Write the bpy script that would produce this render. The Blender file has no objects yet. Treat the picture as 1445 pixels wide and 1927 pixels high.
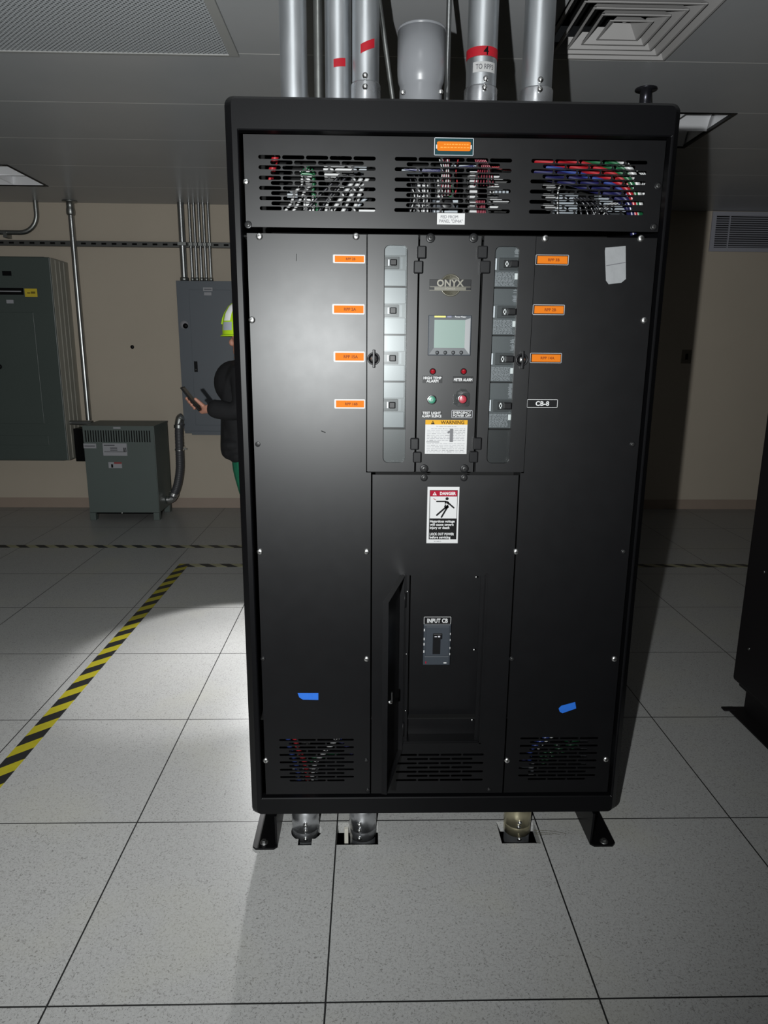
import bpy, bmesh, math, random
from mathutils import Vector, Matrix
random.seed(7)
PI = math.pi
S = bpy.context.scene
COL = S.collection

# ------------------------------------------------------------------ camera
FPX, IW, IH = 1302.0455, 1445.0, 1927.0
CAM = Vector((0.08996, -1.25026, 1.40004))
YAW, PITCH, ROLL = 0.0244537, 0.2256888, 0.0080186
cy_, sy_, cp_, sp_ = math.cos(YAW), math.sin(YAW), math.cos(PITCH), math.sin(PITCH)
FW = Vector((sy_*cp_, cy_*cp_, -sp_))
R0 = Vector((cy_, -sy_, 0)); U0 = R0.cross(FW)
RT = R0*math.cos(ROLL) + U0*math.sin(ROLL)
UP = -R0*math.sin(ROLL) + U0*math.cos(ROLL)
cd = bpy.data.cameras.new('camera'); cam = bpy.data.objects.new('camera', cd); COL.objects.link(cam)
m = Matrix.Identity(4)
for i in range(3):
    m[i][0] = RT[i]; m[i][1] = UP[i]; m[i][2] = -FW[i]; m[i][3] = CAM[i]
cam.matrix_world = m
cd.sensor_fit = 'VERTICAL'; cd.sensor_height = 24.0; cd.lens = 24.0*FPX/IH
cd.clip_start = 0.02; cd.clip_end = 100
S.camera = cam

# ------------------------------------------------------------------ world, light, exposure
w = bpy.data.worlds.new('world'); S.world = w; w.use_nodes = True
w.node_tree.nodes['Background'].inputs[0].default_value = (0.6, 0.65, 0.7, 1)
w.node_tree.nodes['Background'].inputs[1].default_value = 0.01
S.view_settings.view_transform = 'Standard'; S.view_settings.look = 'None'
S.view_settings.exposure = 0.0; S.view_settings.gamma = 1.0; S.view_settings.use_curve_mapping = False

def spot(name, loc, target, power, size, blend, radius, color=(1, 1, 1)):
    l = bpy.data.lights.new(name, 'SPOT'); l.energy = power; l.spot_size = math.radians(size); l.spot_blend = blend
    l.shadow_soft_size = radius; l.color = color
    o = bpy.data.objects.new(name, l); COL.objects.link(o); o.location = loc
    d = Vector(target) - Vector(loc); o.rotation_euler = d.to_track_quat('-Z', 'Y').to_euler()
    return o
# the flashlight held beside the camera, and the work light shining down behind the cabinet
spot('flashlight_beam', (-0.134, -1.45, 1.433), (-0.62, 1.75, 1.95), 450, 144, 1.0, 0.010, (0.97, 1.0, 1.0))
spot('work_light_beam', (-0.355, 2.33, 0.95), (-0.42, 0.6, 0.0), 66, 125, 1.0, 0.03)
spot('work_light_core', (-0.355, 2.33, 0.95), (-0.55, 1.95, 0.0), 62, 66, 0.25, 0.03)

# ------------------------------------------------------------------ pixel -> point on a known plane
def ray(u, v): return FW*FPX + RT*(u - IW/2) - UP*(v - IH/2)
def at_y(u, v, y):
    d = ray(u, v); return CAM + d*((y - CAM.y)/d.y)
F0 = 0.485      # cabinet rim, front face
YP = 0.493      # cabinet panels, front face
def fp(u, v, y=YP):
    q = at_y(u, v, y); return (q.x, q.z)

# ------------------------------------------------------------------ materials
MATS = {}
def nodes_of(name):
    mt = bpy.data.materials.new(name); mt.use_nodes = True
    nt = mt.node_tree; b = nt.nodes['Principled BSDF']
    return mt, nt, b
def mat(name, col, rough=0.5, metal=0.0, spec=0.5, var=0.0, vscale=8.0, rvar=0.0, bump=0.0, bscale=200.0, emit=None, coat=0.0, stretch=None):
    if name in MATS: return MATS[name]
    mt, nt, b = nodes_of(name)
    b.inputs['Base Color'].default_value = (*col, 1); b.inputs['Roughness'].default_value = rough
    b.inputs['Metallic'].default_value = metal; b.inputs['Specular IOR Level'].default_value = spec
    b.inputs['Coat Weight'].default_value = coat
    tc = nt.nodes.new('ShaderNodeTexCoord')
    src = tc.outputs['Object']
    if stretch:
        mp = nt.nodes.new('ShaderNodeMapping'); mp.inputs['Scale'].default_value = stretch
        nt.links.new(src, mp.inputs[0]); src = mp.outputs[0]
    if var or rvar:
        n = nt.nodes.new('ShaderNodeTexNoise'); n.inputs['Scale'].default_value = vscale; n.inputs['Detail'].default_value = 5
        nt.links.new(src, n.inputs['Vector'])
        if var:
            mx = nt.nodes.new('ShaderNodeMix'); mx.data_type = 'RGBA'
            mx.inputs[6].default_value = (*[c*(1-var) for c in col], 1); mx.inputs[7].default_value = (*[min(1, c*(1+var)) for c in col], 1)
            nt.links.new(n.outputs['Fac'], mx.inputs[0]); nt.links.new(mx.outputs[2], b.inputs['Base Color'])
        if rvar:
            mr = nt.nodes.new('ShaderNodeMapRange'); mr.inputs[1].default_value = 0.3; mr.inputs[2].default_value = 0.7
            mr.inputs[3].default_value = rough - rvar; mr.inputs[4].default_value = rough + rvar
            nt.links.new(n.outputs['Fac'], mr.inputs[0]); nt.links.new(mr.outputs[0], b.inputs['Roughness'])
    if bump:
        n2 = nt.nodes.new('ShaderNodeTexNoise'); n2.inputs['Scale'].default_value = bscale; n2.inputs['Detail'].default_value = 3
        nt.links.new(src, n2.inputs['Vector'])
        bp = nt.nodes.new('ShaderNodeBump'); bp.inputs['Strength'].default_value = bump; bp.inputs['Distance'].default_value = 0.002
        nt.links.new(n2.outputs['Fac'], bp.inputs['Height']); nt.links.new(bp.outputs[0], b.inputs['Normal'])
    if emit: b.inputs['Emission Color'].default_value = (*emit, 1); b.inputs['Emission Strength'].default_value = 1
    MATS[name] = mt
    return mt
BLK = mat('black_powder_coat', (0.0016, 0.0016, 0.0020), 0.40, spec=0.26, var=0.15, vscale=20, rvar=0.007)
BLKR = mat('black_rim_paint', (0.0018, 0.0018, 0.0022), 0.375, spec=0.15)
DARK = mat('matte_dark_interior', (0.006, 0.006, 0.006), 0.9, spec=0.1)
BPL = mat('black_plastic', (0.005, 0.005, 0.0055), 0.35, spec=0.16)
GPL = mat('dark_grey_plastic', (0.022, 0.026, 0.032), 0.45, spec=.2)
LGP = mat('grey_breaker_label', (0.048, 0.051, 0.055), 0.35, spec=.3, var=0.08, vscale=30)
MGP = mat('breaker_mid_grey', (0.024, 0.026, 0.028), 0.4, spec=.3)
ZINC = mat('zinc_screw', (0.75, 0.75, 0.74), 0.28, metal=1.0)
GALV = mat('galvanised_conduit', (0.50, 0.52, 0.54), 0.41, metal=0.97, var=0.14, vscale=25, rvar=0.05, stretch=(1, 1, .25))
GALVD = mat('dull_conduit', (0.32, 0.33, 0.32), 0.42, metal=1.0, var=0.2, vscale=20)
CAST = mat('cast_coupling', (0.56, 0.57, 0.59), 0.31, metal=.96, rvar=0.08, vscale=30)
BRASSY = mat('yellowed_coupling', (0.60, 0.55, 0.38), 0.33, metal=.92, rvar=0.06, vscale=20)
GRAYP = mat('grey_enamel', (0.15, 0.155, 0.165), 0.28, var=0.06)
WHT = mat('white_label', (0.31, 0.31, 0.31), 0.6, spec=.15)
WHTB = mat('white_lettering', (0.36, 0.36, 0.36), 0.6, spec=.15)
INK = mat('black_ink', (0.003, 0.003, 0.003), 0.6, spec=.08)
GINK = mat('grey_ink', (0.06, 0.06, 0.068), 0.6, spec=.1)
LINK = mat('pale_ink', (0.15, 0.15, 0.16), 0.6, spec=.1)
ORG = mat('orange_label', (0.34, 0.085, 0.002), 0.65, spec=.1)
DORG = mat('orange_lettering', (0.10, 0.015, 0.002), 0.6, spec=.1)
TEAL = mat('teal_plate', (0.001, 0.019, 0.023), 0.45, spec=.15)
RED = mat('red_tape', (0.27, 0.007, 0.014), 0.55, spec=.2, var=0.15, vscale=60)
BLUE = mat('blue_tape', (0.006, 0.085, 0.38), 0.55, var=0.08, vscale=60)
SILV = mat('silver_tape', (0.17, 0.175, 0.18), 0.4, metal=0.2, var=0.12, vscale=50, bump=.2, bscale=60)
YEL = mat('warning_yellow', (0.33, 0.175, 0.010), 0.6, spec=.1)
DRED = mat('danger_red', (0.17, 0.002, 0.012), 0.6, spec=.08)
LENS = mat('red_lens', (0.16, 0.004, 0.008), 0.12, coat=0.5)
GRNB = mat('green_button', (0.018, 0.11, 0.07), 0.35)
REDB = mat('red_button', (0.30, 0.025, 0.04), 0.4)
CHR = mat('chrome', (0.7, 0.7, 0.7), 0.15, metal=1)
BADGE = mat('badge_plate', (0.045, 0.042, 0.030), 0.35, metal=.25)
BADGL = mat('badge_letters', (0.11, 0.105, 0.085), 0.3, metal=.3)
SCRN = mat('lcd_screen', (0.105, 0.145, 0.13), 0.35, spec=.2)
BEZ = mat('meter_bezel', (0.05, 0.054, 0.058), 0.4, spec=.3)
PURP = mat('meter_purple_tag', (0.045, 0.045, 0.09), 0.5)
YTAG = mat('meter_yellow_tag', (0.36, 0.32, 0.03), 0.5)
CABC = {'red': mat('red_insulation', (0.19, 0.006, 0.010), 0.35), 'green': mat('green_insulation', (0.006, 0.060, 0.022), 0.35),
        'blue': mat('blue_insulation', (0.010, 0.022, 0.11), 0.35), 'black': mat('black_insulation', (0.0055, 0.0055, 0.0077), 0.3),
        'white': mat('white_insulation', (0.26, 0.26, 0.26), 0.4), 'navy': mat('navy_insulation', (0.0066, 0.0066, 0.0385), 0.35),
        'maroon': mat('maroon_insulation', (0.1100, 0.0066, 0.0165), 0.4), 'grey': mat('grey_insulation', (0.1650, 0.1815, 0.1980), 0.4)}
SWG = mat('green_grey_enamel', (0.055, 0.070, 0.064), 0.45, var=0.08, vscale=3)
SWS = mat('lit_side_enamel', (0.30, 0.29, 0.25), 0.5, var=0.08, vscale=3)  # switchboard side: light falling on it put into a paler colour than the front
XFG = mat('transformer_enamel', (0.085, 0.105, 0.098), 0.5, var=0.06, vscale=3)
PNL = mat('blue_grey_enamel', (0.095, 0.108, 0.125), 0.45, var=0.05, vscale=3)
STRUT = mat('dull_strut', (0.11, 0.11, 0.105), 0.5, metal=0.6)
STEEL = mat('bright_emt', (0.40, 0.41, 0.41), 0.33, metal=1.0)
RUB = mat('black_flex_jacket', (0.05, 0.05, 0.055), 0.5)
VENT = mat('vent_paint', (0.32, 0.32, 0.36), 0.45)
DIFF = mat('diffuser_paint', (0.33, 0.32, 0.315), 0.45)
REFL = mat('light_reflector', (0.92, 0.92, 0.94), 0.38, metal=0.35)
TUBE = mat('unlit_lamp_glass', (0.75, 0.76, 0.75), 0.25)
YELF = mat('faded_yellow_label', (0.55, 0.42, 0.03), 0.5)
PALE = mat('pale_label', (0.30, 0.30, 0.32), 0.5)

def clear_mat(name, gloss=0.08, rough=0.06, tint=(0.95, 0.97, 0.97)):
    mt = bpy.data.materials.new(name); mt.use_nodes = True; nt = mt.node_tree; nt.nodes.clear()
    out = nt.nodes.new('ShaderNodeOutputMaterial'); mx = nt.nodes.new('ShaderNodeMixShader')
    t = nt.nodes.new('ShaderNodeBsdfTransparent'); g = nt.nodes.new('ShaderNodeBsdfGlossy')
    t.inputs[0].default_value = (*tint, 1); g.inputs['Roughness'].default_value = rough
    mx.inputs[0].default_value = gloss
    nt.links.new(t.outputs[0], mx.inputs[1]); nt.links.new(g.outputs[0], mx.inputs[2]); nt.links.new(mx.outputs[0], out.inputs[0])
    return mt
PANE = clear_mat('clear_window_plastic', 0.011, 0.27)
CLEAR = clear_mat('clear_guard_plastic', 0.16, 0.12)

def grid_line(nt, src, axis, pitch, off, width):
    """1 on thin lines every pitch along an axis of the object's own coordinates"""
    sx = nt.nodes.new('ShaderNodeSeparateXYZ'); nt.links.new(src, sx.inputs[0])
    a = nt.nodes.new('ShaderNodeMath'); a.operation = 'ADD'; a.inputs[1].default_value = pitch/2 - off + pitch*100
    nt.links.new(sx.outputs[axis], a.inputs[0])
    md = nt.nodes.new('ShaderNodeMath'); md.operation = 'MODULO'; md.inputs[1].default_value = pitch; nt.links.new(a.outputs[0], md.inputs[0])
    sb = nt.nodes.new('ShaderNodeMath'); sb.operation = 'SUBTRACT'; sb.inputs[1].default_value = pitch/2; nt.links.new(md.outputs[0], sb.inputs[0])
    ab = nt.nodes.new('ShaderNodeMath'); ab.operation = 'ABSOLUTE'; nt.links.new(sb.outputs[0], ab.inputs[0])
    lt = nt.nodes.new('ShaderNodeMath'); lt.operation = 'LESS_THAN'; lt.inputs[1].default_value = width/2; nt.links.new(ab.outputs[0], lt.inputs[0])
    return lt.outputs[0]
def mixc(nt, fac, a, b):
    mx = nt.nodes.new('ShaderNodeMix'); mx.data_type = 'RGBA'
    for k, x in ((6, a), (7, b)):
        if isinstance(x, tuple): mx.inputs[k].default_value = (*x, 1)
        else: nt.links.new(x, mx.inputs[k])
    if isinstance(fac, float): mx.inputs[0].default_value = fac
    else: nt.links.new(fac, mx.inputs[0])
    return mx.outputs[2]
def mth(nt, op, a, b=None):
    n = nt.nodes.new('ShaderNodeMath'); n.operation = op
    for k, x in ((0, a), (1, b)):
        if x is None: continue
        if isinstance(x, (int, float)): n.inputs[k].default_value = x
        else: nt.links.new(x, n.inputs[k])
    return n.outputs[0]
T = 0.6096
def floor_material():
    mt, nt, b = nodes_of('raised_floor_tiles')
    src = nt.nodes.new('ShaderNodeTexCoord').outputs['Object']
    def noise(sc, det=2, dist=0.0, vec=None):
        n = nt.nodes.new('ShaderNodeTexNoise'); n.inputs['Scale'].default_value = sc; n.inputs['Detail'].default_value = det
        n.inputs['Distortion'].default_value = dist; nt.links.new(vec or src, n.inputs['Vector']); return n.outputs['Fac']
    # curly dark flecks: narrow bands of a distorted noise, cut into short pieces by a second one
    n1 = noise(84, 2, 1.5); band = mth(nt, 'LESS_THAN', mth(nt, 'ABSOLUTE', mth(nt, 'SUBTRACT', n1, 0.5)), 0.021)
    cut = mth(nt, 'GREATER_THAN', noise(150, 1), 0.5)
    fleck = mth(nt, 'MULTIPLY', band, cut)
    n2 = noise(120, 2, 1.3); band2 = mth(nt, 'LESS_THAN', mth(nt, 'ABSOLUTE', mth(nt, 'SUBTRACT', n2, 0.47)), 0.02)
    fl2 = mth(nt, 'MULTIPLY', band2, mth(nt, 'GREATER_THAN', noise(190, 1), 0.48))
    base = mixc(nt, noise(160, 3), (0.285, 0.285, 0.28), (0.385, 0.385, 0.375))
    base = mixc(nt, mth(nt, 'MULTIPLY', fl2, 0.55), base, (0.22, 0.215, 0.205))
    base = mixc(nt, mth(nt, 'MULTIPLY', fleck, 0.85), base, (0.12, 0.115, 0.11))
    # tile to tile tint and faint yellowed wear
    sn = nt.nodes.new('ShaderNodeVectorMath'); sn.operation = 'SNAP'; sn.inputs[1].default_value = (T, T, 10); nt.links.new(src, sn.inputs[0])
    wn = nt.nodes.new('ShaderNodeTexWhiteNoise'); wn.noise_dimensions = '3D'; nt.links.new(sn.outputs[0], wn.inputs[0])
    base = mixc(nt, mth(nt, 'MULTIPLY', wn.outputs[0], 0.10), base, (0.30, 0.30, 0.30))
    wr = nt.nodes.new('ShaderNodeMapRange'); wr.inputs[1].default_value = 0.52; wr.inputs[2].default_value = 0.75; wr.inputs[4].default_value = 0.35
    nt.links.new(noise(2.6, 4), wr.inputs[0])
    base = mixc(nt, wr.outputs[0], base, (0.36, 0.35, 0.28))
    ln = mth(nt, 'MAXIMUM', grid_line(nt, src, 0, T, 0, 0.0042), grid_line(nt, src, 1, T, 0, 0.0042))
    base = mixc(nt, ln, base, (0.012, 0.012, 0.012))
    nt.links.new(base, b.inputs['Base Color'])
    b.inputs['Roughness'].default_value = 0.38; b.inputs['Specular IOR Level'].default_value = 0.45
    return mt
def ceiling_material():
    mt, nt, b = nodes_of('vinyl_ceiling_tiles')
    src = nt.nodes.new('ShaderNodeTexCoord').outputs['Object']
    n = nt.nodes.new('ShaderNodeTexNoise'); n.inputs['Scale'].default_value = 3; nt.links.new(src, n.inputs['Vector'])
    base = mixc(nt, n.outputs['Fac'], (0.31, 0.32, 0.33), (0.365, 0.365, 0.37))
    l1 = grid_line(nt, src, 1, T, 1.970, 0.007); l2 = grid_line(nt, src, 0, T, -0.476, 0.004)
    base = mixc(nt, mth(nt, 'MULTIPLY', l2, 0.25), base, (0.30, 0.30, 0.30))
    base = mixc(nt, l1, base, (0.72, 0.71, 0.69))
    nt.links.new(base, b.inputs['Base Color']); b.inputs['Roughness'].default_value = 0.34; b.inputs['Specular IOR Level'].default_value = 0.5
    return mt
def stripe_material(name, lo, hi):
    mt, nt, b = nodes_of(name)
    src = nt.nodes.new('ShaderNodeTexCoord').outputs['UV']
    sx = nt.nodes.new('ShaderNodeSeparateXYZ'); nt.links.new(src, sx.inputs[0])
    # u runs along the tape in metres, v across it
    t = mth(nt, 'ADD', sx.outputs[0], sx.outputs[1])
    f = mth(nt, 'FRACT', mth(nt, 'DIVIDE', t, 0.141))
    st = mth(nt, 'GREATER_THAN', f, 0.5)
    n = nt.nodes.new('ShaderNodeTexNoise'); n.inputs['Scale'].default_value = 30; nt.links.new(nt.nodes.new('ShaderNodeTexCoord').outputs['Object'], n.inputs['Vector'])
    ye = mixc(nt, n.outputs['Fac'], lo, hi)
    c = mixc(nt, st, ye, (0.012, 0.012, 0.012))
    nt.links.new(c, b.inputs['Base Color']); b.inputs['Roughness'].default_value = 0.45
    return mt
def perforated_material():
    mt, nt, b = nodes_of('perforated_ceiling_metal')
    src = nt.nodes.new('ShaderNodeTexCoord').outputs['Object']
    mp = nt.nodes.new('ShaderNodeMapping'); mp.inputs['Rotation'].default_value = (0, 0, PI/4); nt.links.new(src, mp.inputs[0])
    def dist(axis):
        sx = nt.nodes.new('ShaderNodeSeparateXYZ'); nt.links.new(mp.outputs[0], sx.inputs[0])
        f = mth(nt, 'FRACT', mth(nt, 'DIVIDE', mth(nt, 'ADD', sx.outputs[axis], 10), 0.0145)); return mth(nt, 'SUBTRACT', f, 0.5)
    dx, dy = dist(0), dist(1)
    r = mth(nt, 'SQRT', mth(nt, 'ADD', mth(nt, 'MULTIPLY', dx, dx), mth(nt, 'MULTIPLY', dy, dy)))
    hole = mth(nt, 'LESS_THAN', r, 0.31)
    c = mixc(nt, hole, (0.44, 0.46, 0.48), (0.09, 0.095, 0.10))
    nt.links.new(c, b.inputs['Base Color']); b.inputs['Roughness'].default_value = 0.5
    return mt
WALLM = mat('beige_wall_paint', (0.43, 0.375, 0.305), 0.75, spec=0.25, var=0.05, vscale=2.5, bump=0.12, bscale=140)
BASEM = mat('tan_cove_base', (0.30, 0.235, 0.19), 0.5, var=0.05)
FLOORM, CEILM, TAPEM, PERFM = floor_material(), ceiling_material(), stripe_material('hazard_tape_stripes', (0.27, 0.235, 0.010), (0.36, 0.315, 0.014)), perforated_material()
TAPEDIM = stripe_material('grazing_dim_tape_stripes', (0.26, 0.25, 0.16), (0.34, 0.33, 0.20))  # far cross tapes: dimness at a grazing angle put into a duller yellow
CONC = mat('bare_concrete', (0.06, 0.06, 0.06), 0.9)

# ------------------------------------------------------------------ mesh building
class MB:
    def __init__(s): s.v = []; s.f = []; s.mi = []; s.m = []; s.sm = []; s.cur = 0; s.smooth = False; s.uv = {}
    def mat(s, mt):
        if mt not in s.m: s.m.append(mt)
        s.cur = s.m.index(mt); return s
    def raw(s, vs, fs, smooth=None):
        b = len(s.v); s.v += [tuple(x) for x in vs]
        for f in fs:
            s.f.append([b + i for i in f]); s.mi.append(s.cur); s.sm.append(s.smooth if smooth is None else smooth)
        return s
    def box(s, x0, x1, y0, y1, z0, z1, bev=0.0):
        if bev:
            bm = bmesh.new(); bmesh.ops.create_cube(bm, size=1)
            for v in bm.verts: v.co = Vector(((x0+x1)/2 + v.co.x*(x1-x0), (y0+y1)/2 + v.co.y*(y1-y0), (z0+z1)/2 + v.co.z*(z1-z0)))
            bmesh.ops.bevel(bm, geom=list(bm.edges), offset=bev, segments=2, profile=0.5, affect='EDGES')
            return s.frombm(bm)
        vs = [(x, y, z) for x in (x0, x1) for y in (y0, y1) for z in (z0, z1)]
        return s.raw(vs, [(0, 1, 3, 2), (4, 6, 7, 5), (0, 4, 5, 1), (2, 3, 7, 6), (0, 2, 6, 4), (1, 5, 7, 3)])
    def frombm(s, bm, smooth=None):
        bm.verts.index_update(); vs = [v.co.copy() for v in bm.verts]; fs = [[v.index for v in f.verts] for f in bm.faces]; bm.free()
        return s.raw(vs, fs, smooth)
    def tube(s, pts, r, n=12, cap=True, smooth=True):
        pts = [Vector(p) for p in pts]; rr = r if isinstance(r, (list, tuple)) else [r]*len(pts)
        vs = []; fs = []; prev = None
        for i, p in enumerate(pts):
            t = (pts[min(i+1, len(pts)-1)] - pts[max(i-1, 0)]).normalized()
            if prev is None:
                a = Vector((0, 0, 1)) if abs(t.z) < 0.9 else Vector((1, 0, 0)); x = t.cross(a).normalized()
            else:
                x = (prev - t*prev.dot(t)).normalized()
            prev = x; y = t.cross(x)
            for k in range(n):
                q = 2*PI*k/n; vs.append(p + (x*math.cos(q) + y*math.sin(q))*rr[i])
        for i in range(len(pts)-1):
            for k in range(n):
                a, b = i*n+k, i*n+(k+1) % n; fs.append((a, b, b+n, a+n))
        s.raw(vs, fs, smooth)
        if cap: s.raw([vs[k] for k in range(n)], [list(range(n))[::-1]], False); s.raw(vs[-n:], [list(range(n))], False)
        return s
    def lathe(s, prof, c, axis='z', n=24, smooth=True, flip=1):
        """prof: (radius, height) pairs around an axis through c"""
        vs = []; fs = []
        for r, h in prof:
            for k in range(n):
                q = 2*PI*k/n; a, b = r*math.cos(q), r*math.sin(q)
                if axis == 'z': vs.append((c[0]+a, c[1]+b, c[2]+h))
                elif axis == 'y': vs.append((c[0]+a, c[1]-h*flip, c[2]+b))
                else: vs.append((c[0]+h*flip, c[1]+a, c[2]+b))
        for i in range(len(prof)-1):
            for k in range(n):
                a, b = i*n+k, i*n+(k+1) % n; fs.append((a, b, b+n, a+n))
        if prof[0][0] > 0: fs.append(list(range(n))[::-1])
        if prof[-1][0] > 0: fs.append([(len(prof)-1)*n + k for k in range(n)])
        return s.raw(vs, fs, smooth)
    def plate(s, outer, holes, y0, t):
        vs, fs = fill2d([outer] + list(holes), t)
        return s.raw([(x, y0 + t/2 - z, yy) for x, yy, z in vs], fs, False)
    def text(s, body, x, z, h, y, maxw=None, align='C', bold=0.0, rot=0.0, wrap=None):
        vs, fs = text2d(body, bold)
        if not vs: return s
        xs = [q[0] for q in vs]; ys = [q[1] for q in vs]; wd = max(xs)-min(xs); capv = [q[1] for q in text2d('H', 0.0)[0]]; ht = max(capv)-min(capv)
        k = h/ht; kx = k
        if maxw and wd*k > maxw: kx = maxw/wd
        ox = min(xs) + (wd/2 if align == 'C' else 0); oz = (max(capv)+min(capv))/2
        out = []
        for a, b in vs:
            px, pz = (a-ox)*kx, (b-oz)*k
            px, pz = px*math.cos(rot)-pz*math.sin(rot), px*math.sin(rot)+pz*math.cos(rot)
            if wrap: cx, cyy, r = wrap; q = (x+px-cx)/r; out.append((cx + r*math.sin(q), cyy - r*math.cos(q), z+pz))
            else: out.append((x+px, y, z+pz))
        return s.raw(out, fs, False)
    def quad(s, x0, z0, x1, z1, y): return s.raw([(x0, y, z0), (x1, y, z0), (x1, y, z1), (x0, y, z1)], [(0, 1, 2, 3)], False)
    def poly(s, pts, y): return s.raw([(a, y, b) for a, b in pts], [list(range(len(pts)))], False)
    def frame(s, x0, z0, x1, z1, wd, y):
        s.quad(x0, z0, x1, z0+wd, y); s.quad(x0, z1-wd, x1, z1, y); s.quad(x0, z0, x0+wd, z1, y); return s.quad(x1-wd, z0, x1, z1, y)
    def bar(s, a, b, wd, y):
        a, b = Vector(a), Vector(b); d = (b-a).normalized(); n = Vector((-d.y, d.x))*wd/2
        pts = [a-n, b-n]
        for k in range(1, 6): q = -PI/2 + PI*k/6; pts.append(b + d*math.cos(q)*wd/2 + Vector((-d.y, d.x))*math.sin(q)*wd/2)
        pts += [b+n, a+n]
        for k in range(1, 6): q = PI/2 + PI*k/6; pts.append(a + d*math.cos(q)*wd/2 + Vector((-d.y, d.x))*math.sin(q)*wd/2)
        return s.poly([(p.x, p.y) for p in pts], y)
    def build(s, name, parent=None, bevel=0.0):
        me = bpy.data.meshes.new(name); me.from_pydata(s.v, [], s.f); me.validate(); 
        for mt in s.m: me.materials.append(mt)
        if len(me.polygons) == len(s.f):
            for p, i, q in zip(me.polygons, s.mi, s.sm): p.material_index = i; p.use_smooth = q
        me.update()
        return link(name, me, parent, bevel)
def link(name, me, parent=None, bevel=0.0):
    o = bpy.data.objects.new(name, me); COL.objects.link(o)
    if parent: attach(o, parent)
    if bevel:
        bv = o.modifiers.new('edge', 'BEVEL'); bv.width = bevel; bv.segments = 2; bv.limit_method = 'ANGLE'; bv.angle_limit = math.radians(40)
    return o
def world_of(o):
    mloc = Matrix.Translation(o.location)
    return world_of(o.parent) @ o.matrix_parent_inverse @ mloc if o.parent else mloc
def attach(o, parent):
    o.parent = parent; o.matrix_parent_inverse = world_of(parent).inverted()
def fill2d(loops, t):
    cu = bpy.data.curves.new('tmp', 'CURVE'); cu.dimensions = '2D'; cu.fill_mode = 'BOTH'; cu.extrude = t/2
    for lp in loops:
        sp = cu.splines.new('POLY'); sp.points.add(len(lp)-1); sp.use_cyclic_u = True
        for p, q in zip(sp.points, lp): p.co = (q[0], q[1], 0, 1)
    o = bpy.data.objects.new('tmp', cu); me = bpy.data.meshes.new_from_object(o)
    vs = [tuple(v.co) for v in me.vertices]; fs = [list(p.vertices) for p in me.polygons]
    bpy.data.objects.remove(o); bpy.data.curves.remove(cu); bpy.data.meshes.remove(me)
    return vs, fs
TXT = {}
def text2d(body, bold=0.0):
    if (body, bold) in TXT: return TXT[(body, bold)]
    cu = bpy.data.curves.new('tmp', 'FONT'); cu.body = body; cu.size = 1; cu.resolution_u = 3; cu.offset = bold; cu.space_character = 1.0 + bold*2
    o = bpy.data.objects.new('tmp', cu); me = bpy.data.meshes.new_from_object(o)
    r = ([(v.co.x, v.co.y) for v in me.vertices], [list(p.vertices) for p in me.polygons])
    bpy.data.objects.remove(o); bpy.data.curves.remove(cu); bpy.data.meshes.remove(me)
    TXT[(body, bold)] = r
    return r
def rrect(x0, x1, z0, z1, r, n=5):
    pts = []
    for cx, cz, a0 in ((x1-r, z0+r, -PI/2), (x1-r, z1-r, 0), (x0+r, z1-r, PI/2), (x0+r, z0+r, PI)):
        for k in range(n+1): a = a0 + PI/2*k/n; pts.append((cx + r*math.cos(a), cz + r*math.sin(a)))
    return pts
def rect(x0, x1, z0, z1): return [(x0, z0), (x1, z0), (x1, z1), (x0, z1)]
def smooth_path(pts, n=8):
    """Catmull-Rom through the points"""
    P = [Vector(p) for p in pts]; P = [2*P[0]-P[1]] + P + [2*P[-1]-P[-2]]; out = []
    for i in range(1, len(P)-2):
        for k in range(n):
            t = k/n; a, b, c, d = P[i-1:i+3]
            out.append(0.5*((2*b) + (c-a)*t + (2*a-5*b+4*c-d)*t*t + (3*b-a-3*c+d)*t**3))
    out.append(P[-2]); return out

# ------------------------------------------------------------------ things
def thing(name, label, cat, loc, group=None):
    o = bpy.data.objects.new(name, None); COL.objects.link(o); o.location = loc; o.empty_display_size = 0.1
    return tag(o, label, cat, group)
def tag(o, label, cat, group=None):
    o['label'] = label; o['category'] = cat
    if group: o['group'] = group
    return o
def struct(o): o['kind'] = 'structure'; return o
def lab(o, label): o['label'] = label; return o

# ================================================================== SETTING
X0, X1, Y0, Y1, ZC = -6.0, 6.0, -4.0, 5.0, 2.60
# floor of raised tiles with three openings cut for the conduits
HX = [X0, -0.137, -0.045, 0.001, 0.124, 0.487, 0.602, X1]; HY = [Y0, 0.503, 0.600, Y1]
fl = MB().mat(FLOORM)
OPEN = {(1, 1), (3, 1), (5, 1)}
for i in range(len(HX)-1):
    for j in range(len(HY)-1):
        if (i, j) not in OPEN:
            fl.raw([(HX[i], HY[j], 0), (HX[i+1], HY[j], 0), (HX[i+1], HY[j+1], 0), (HX[i], HY[j+1], 0)], [(0, 1, 2, 3)])
# cut edges of the openings (tile core)
for i, j in OPEN:
    a, b, c, d = HX[i], HX[i+1], HY[j], HY[j+1]
    fl.raw([(a, c, 0), (b, c, 0), (b, d, 0), (a, d, 0), (a, c, -.035), (b, c, -.035), (b, d, -.035), (a, d, -.035)],
           [(0, 4, 5, 1), (1, 5, 6, 2), (2, 6, 7, 3), (3, 7, 4, 0)])
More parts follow.
